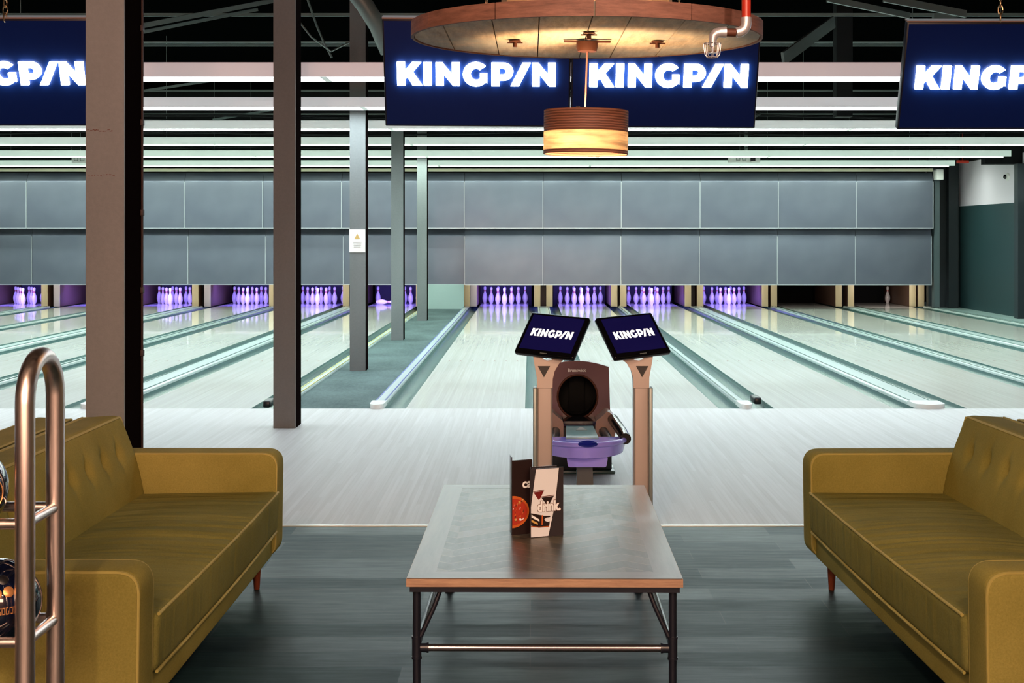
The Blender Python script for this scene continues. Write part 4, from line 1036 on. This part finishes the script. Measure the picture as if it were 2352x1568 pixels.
# ------------------------------------------------------------------ scoring consoles
def console(px, sgn, lab):
    D = 7.07; X = (px-VX)*D/F
    r = thing('scoring_console', (X, D, 0), lab, 'scoring console', 'scoring consoles behind the coffee table')
    # pillar: front champagne face with a grey side
    pw = 0.040
    bm = BM(); prism(bm, rpoly([(-pw, -0.035), (pw, -0.035), (pw, 0.045), (-pw, 0.045)], 0.012, 4), 0.012, 0.744, fn=lambda a, b, t_: Vector((a, b, t_))); fin(bm, 'pillar', M['ped'], r, 50)
    xs = pw if sgn > 0 else -pw
    bm = BM(); box(bm, min(xs, xs+sgn*0.020), max(xs, xs+sgn*0.020), -0.02, 0.075, 0.012, 0.744, 0.004); fin(bm, 'side_channel', M['ped_side'], r, 50)
    # flared head: leans towards the screen with a triangular recess
    s = sgn
    q_ = lambda a, b: (-a*s, b)      # a grows towards the ball return side
    headp = [q_(-pw, 0.745), q_(pw, 0.745), q_(0.041, 0.79), q_(0.050, 0.83), q_(0.072, 0.868), q_(0.112, 0.905), q_(0.112, 0.955), q_(0.06, 0.955), q_(0.052, 0.905), q_(0.036, 0.890), q_(0.012, 0.886), q_(-0.008, 0.893), q_(-0.018, 0.912), q_(-0.025, 0.955), q_(-0.062, 0.955), q_(-0.058, 0.90), q_(-0.050, 0.85), q_(-0.041, 0.80)]
    hole = [q_(-0.036, 0.858), q_(0.028, 0.858), q_(-0.004, 0.800)]
    bm = BM(); prism(bm, headp, -0.034, 0.04, hole); fin(bm, 'flared_head', M['ped'], r, 40)
    bm = BM(); box(bm, -0.040, 0.040, -0.015, 0.0, 0.795, 0.862); fin(bm, 'triangle_recess', M['black'], r)
    bm = BM(); tube(bm, [(s*-0.085, 0.01, 0.945), (s*-0.05, 0.03, 0.965), (s*-0.02, 0.045, 0.99)], 0.014, 10); tube(bm, [(s*0.045, 0.01, 0.945), (s*0.02, 0.03, 0.965), (0, 0.045, 0.99)], 0.014, 10); fin(bm, 'screen_bracket', M['ped'], r, 60)
    bm = BM(); box(bm, -0.10, 0.10, -0.07, 0.11, 0.0, 0.012, 0.004); fin(bm, 'foot_plate', M['black'], r, 40)
    # monitor frame of reference
    Wv = Vector((0.298, -0.163*1, -0.020)); Hv = Vector((-0.094, -0.147, -0.200))
    if sgn > 0: Wv = Vector((0.298, 0.163, 0.020)); Hv = Vector((0.094, -0.147, -0.200))
    ux = Wv.normalized(); uz = (-Hv).normalized(); uz = (uz-ux*uz.dot(ux)).normalized(); uy = uz.cross(ux)
    Mx = Matrix((ux, uy, uz)).transposed().to_4x4()
    cpx = 1267 if sgn < 0 else 1456; c = P(cpx, 768, D-0.02); Mx.translation = c-Vector((X, D, 0))
    w, h = 0.342, 0.262
    bm = BM(); box(bm, -w/2, w/2, 0, 0.032, -h/2, h/2, 0.010, 3, M=Mx); mo = fin(bm, 'touch_monitor', M['gloss_black'], r, 50)
    bm = BM(); box(bm, -w/2+0.022, w/2-0.022, -0.0015, -0.0003, -h/2+0.028, h/2-0.018, M=Mx); fin(bm, 'screen', M['navy2'], mo)
    hh = 0.047; x0 = -0.118
    for ch, ax in ADV:
        o_, ho = LET[ch]; f = lambda p: (x0+(ax+p[0])*hh*0.80, -0.020+p[1]*hh)
        bm = BM(); prism(bm, [f(p) for p in o_], -0.0030, -0.0018, [f(p) for p in ho] if ho else None, fn=lambda a, b, t_: Mx @ Vector((a, t_, b))); fin(bm, 'letter', M['glow2'], mo)
    bm = BM(); box(bm, -0.02, 0.02, -0.001, -0.0001, -h/2+0.008, -h/2+0.013, M=Mx); fin(bm, 'maker_badge', M['ped_side'], mo)
    return r
console(1251, -1, 'scoring console with tilted touch screen, left of the ball return')
console(1472, 1, 'scoring console with tilted touch screen, right of the ball return')

# ------------------------------------------------------------------ ball return
BX, BY = (1328-VX)*8.86/F, 8.86
r = thing('ball_return', (BX, BY, 0), 'maroon ball return with round mouth and lilac crescent tray on the approach', 'ball return')
hw = 0.195
out = [(-hw, 0.30), (-hw, 0.63)]+[(-hw+2*hw*k/12, 0.66+0.062*math.sin(PI*(0.18+0.70*k/12))) for k in range(13)]+[(hw+0.003, 0.63), (hw+0.012, 0.30)]
hole = [(-0.005+0.128*math.cos(-2*PI*k/36), 0.492+0.139*math.sin(-2*PI*k/36)) for k in range(36)]
bm = BM(); prism(bm, out, -0.03, 0.0, hole); fin(bm, 'hood_face', M['hood'], r, 40)
bm = BM(); o2 = [(a, b) for a, b in out]; i2 = [(a*0.93, 0.31+(b-0.31)*0.95) for a, b in out]
prism(bm, o2, 0.001, 0.50, i2)
for v in bm.verts:
    if v.co.y > 0.4: v.co.z = 0.30+(v.co.z-0.30)*0.45; v.co.x *= 0.9
fin(bm, 'hood_shell', M['hood'], r, 40)
bm = BM(); box(bm, -hw+0.02, hw-0.02, 0.20, 0.21, 0.3, 0.60); fin(bm, 'mouth_back', M['black'], r)
bm = BM(); tube(bm, [(h_[0], -0.03, h_[1]) for h_ in hole], 0.007, 8, closed=True); fin(bm, 'mouth_ring', M['bolt'], r, 60)
bm = BM(); box(bm, -0.055, 0.045, 0.12, 0.16, 0.375, 0.605, 0.006); fin(bm, 'lift_belt', M['dark'], r, 40)
bm = BM(); lathe(bm, [(0.127, -0.02), (0.127, 0.17), (0, 0.171), (0, 0.19), (0.1275, 0.19), (0.1275, -0.02)], 36, M=Matrix.Translation((-0.005, 0, 0.492)) @ Matrix.Rotation(-PI/2, 4, 'X') @ Matrix.Diagonal((1, 1.09, 1, 1))); fin(bm, 'mouth_liner', M['dark'], r, 50)
text(r, 'Brunswick', 0.030, (-0.068, -0.0312, 0.652), (PI/2, 0, 0), M['lettering'], offset=0.0007, sx=0.92)
# lower body
bm = BM(); box(bm, -hw-0.01, hw+0.02, -0.04, 0.52, 0.02, 0.30, 0.01); fin(bm, 'body', M['black'], r, 40)
bm = BM(); box(bm, -hw-0.03, hw+0.04, -0.06, 0.54, 0.0, 0.02, 0.006); fin(bm, 'base_plate', M['gutter'], r, 40)
# shoulders
for s_ in (-1, 1):
    pr = [(s_*0.10, 0.26), (s_*0.22, 0.26), (s_*0.235, 0.33), (s_*0.215, 0.40), (s_*0.175, 0.425), (s_*0.15, 0.40), (s_*0.10, 0.36)]
    bm = BM(); prism(bm, rpoly(pr, 0.015, 3), -0.24, -0.032); fin(bm, 'shoulder', M['tan'], r, 40)
bm = BM(); prism(bm, [(-0.10, 0.345), (0.10, 0.345), (0.10, 0.365), (-0.10, 0.365)], -0.26, -0.031); fin(bm, 'ball_track', M['gloss_black'], r, 40)
bm = BM(); vs = box(bm, -0.085, 0.085, -0.70, -0.262, 0.325, 0.338, 0.003)
for v in vs: v.co.z += (v.co.y+0.262)*0.02; v.co.x *= 1+(-0.262-v.co.y)*0.35
fin(bm, 'teal_ramp', M['tealplate'], r, 40)
bm = BM(); prism(bm, [(-0.03, 0.325), (0.04, 0.325), (0.005, 0.326)], 0, 0.001, fn=lambda a, b, t_: Vector((a, -0.45+(0 if b < 0.3255 else 0.16), 0.340+t_-0.004))); fin(bm, 'ramp_mark', M['cap'], r)
for s_ in (-1, 1):
    bm = BM(); tube(bm, [(s_*0.175, -0.10, 0.372), (s_*0.21, -0.24, 0.375), (s_*0.245, -0.62, 0.342), (s_*0.25, -0.80, 0.335)], 0.033, 14); fin(bm, 'side_arm', M['gloss_black'], r, 60)
    bm = BM(); tube(bm, [(s_*0.145, -0.10, 0.30), (s_*0.165, -0.62, 0.29)], 0.03, 10); fin(bm, 'under_rail', M['black'], r, 60)
# tray: crescent
cx, cy = 0.0, -0.60
n = 24
outer = [(0.265*math.cos(PI+PI*k/n), cy-0.06+0.33*math.sin(PI+PI*k/n)) for k in range(n+1)]
inner = [(0.20*math.cos(2*PI-PI*k/n), cy-0.06+0.20*math.sin(2*PI-PI*k/n)) for k in range(n+1)]
bm = BM(); prism(bm, outer+[(0.262, -0.60), (-0.262, -0.60)], 0.250, 0.318, fn=lambda a, b, t_: Vector((a*(0.93+0.07*(t_-0.25)/0.068), b, t_)))
fin(bm, 'tray', M['purple'], r, 30)
bm = BM(); tube(bm, [(a, b, 0.326) for a, b in [(0.262, -0.62)]+outer[::-1]+[(-0.262, -0.62)]], 0.016, 12); fin(bm, 'tray_rim', M['purple'], r, 60)
bm = BM(); lathe(bm, [(0, 0.012), (0.045, 0.010), (0.055, 0), (0, 0)], 20, M=Matrix.Translation((0.02, -0.998, 0.334)) @ Matrix.Rotation(0.8, 4, 'X') @ Matrix.Diagonal((1.05, 0.42, 1, 1))); fin(bm, 'tray_badge', M['bluepad'], r, 50)
bm = BM(); prism(bm, rpoly([(-0.09, 0.190), (0.13, 0.190), (0.14, 0.249), (-0.10, 0.249)], 0.012, 3), -0.93, -0.66); fin(bm, 'tray_box', M['purple'], r, 40)
bm = BM(); prism(bm, [(-0.042, 0.012), (0.062, 0.012), (0.053, 0.189), (-0.035, 0.189)], -0.86, -0.78); fin(bm, 'stem', M['greystem'], r, 40)
bm = BM(); box(bm, -0.12, 0.12, -0.94, -0.70, 0.0, 0.011, 0.004); fin(bm, 'stem_foot', M['black'], r, 40)
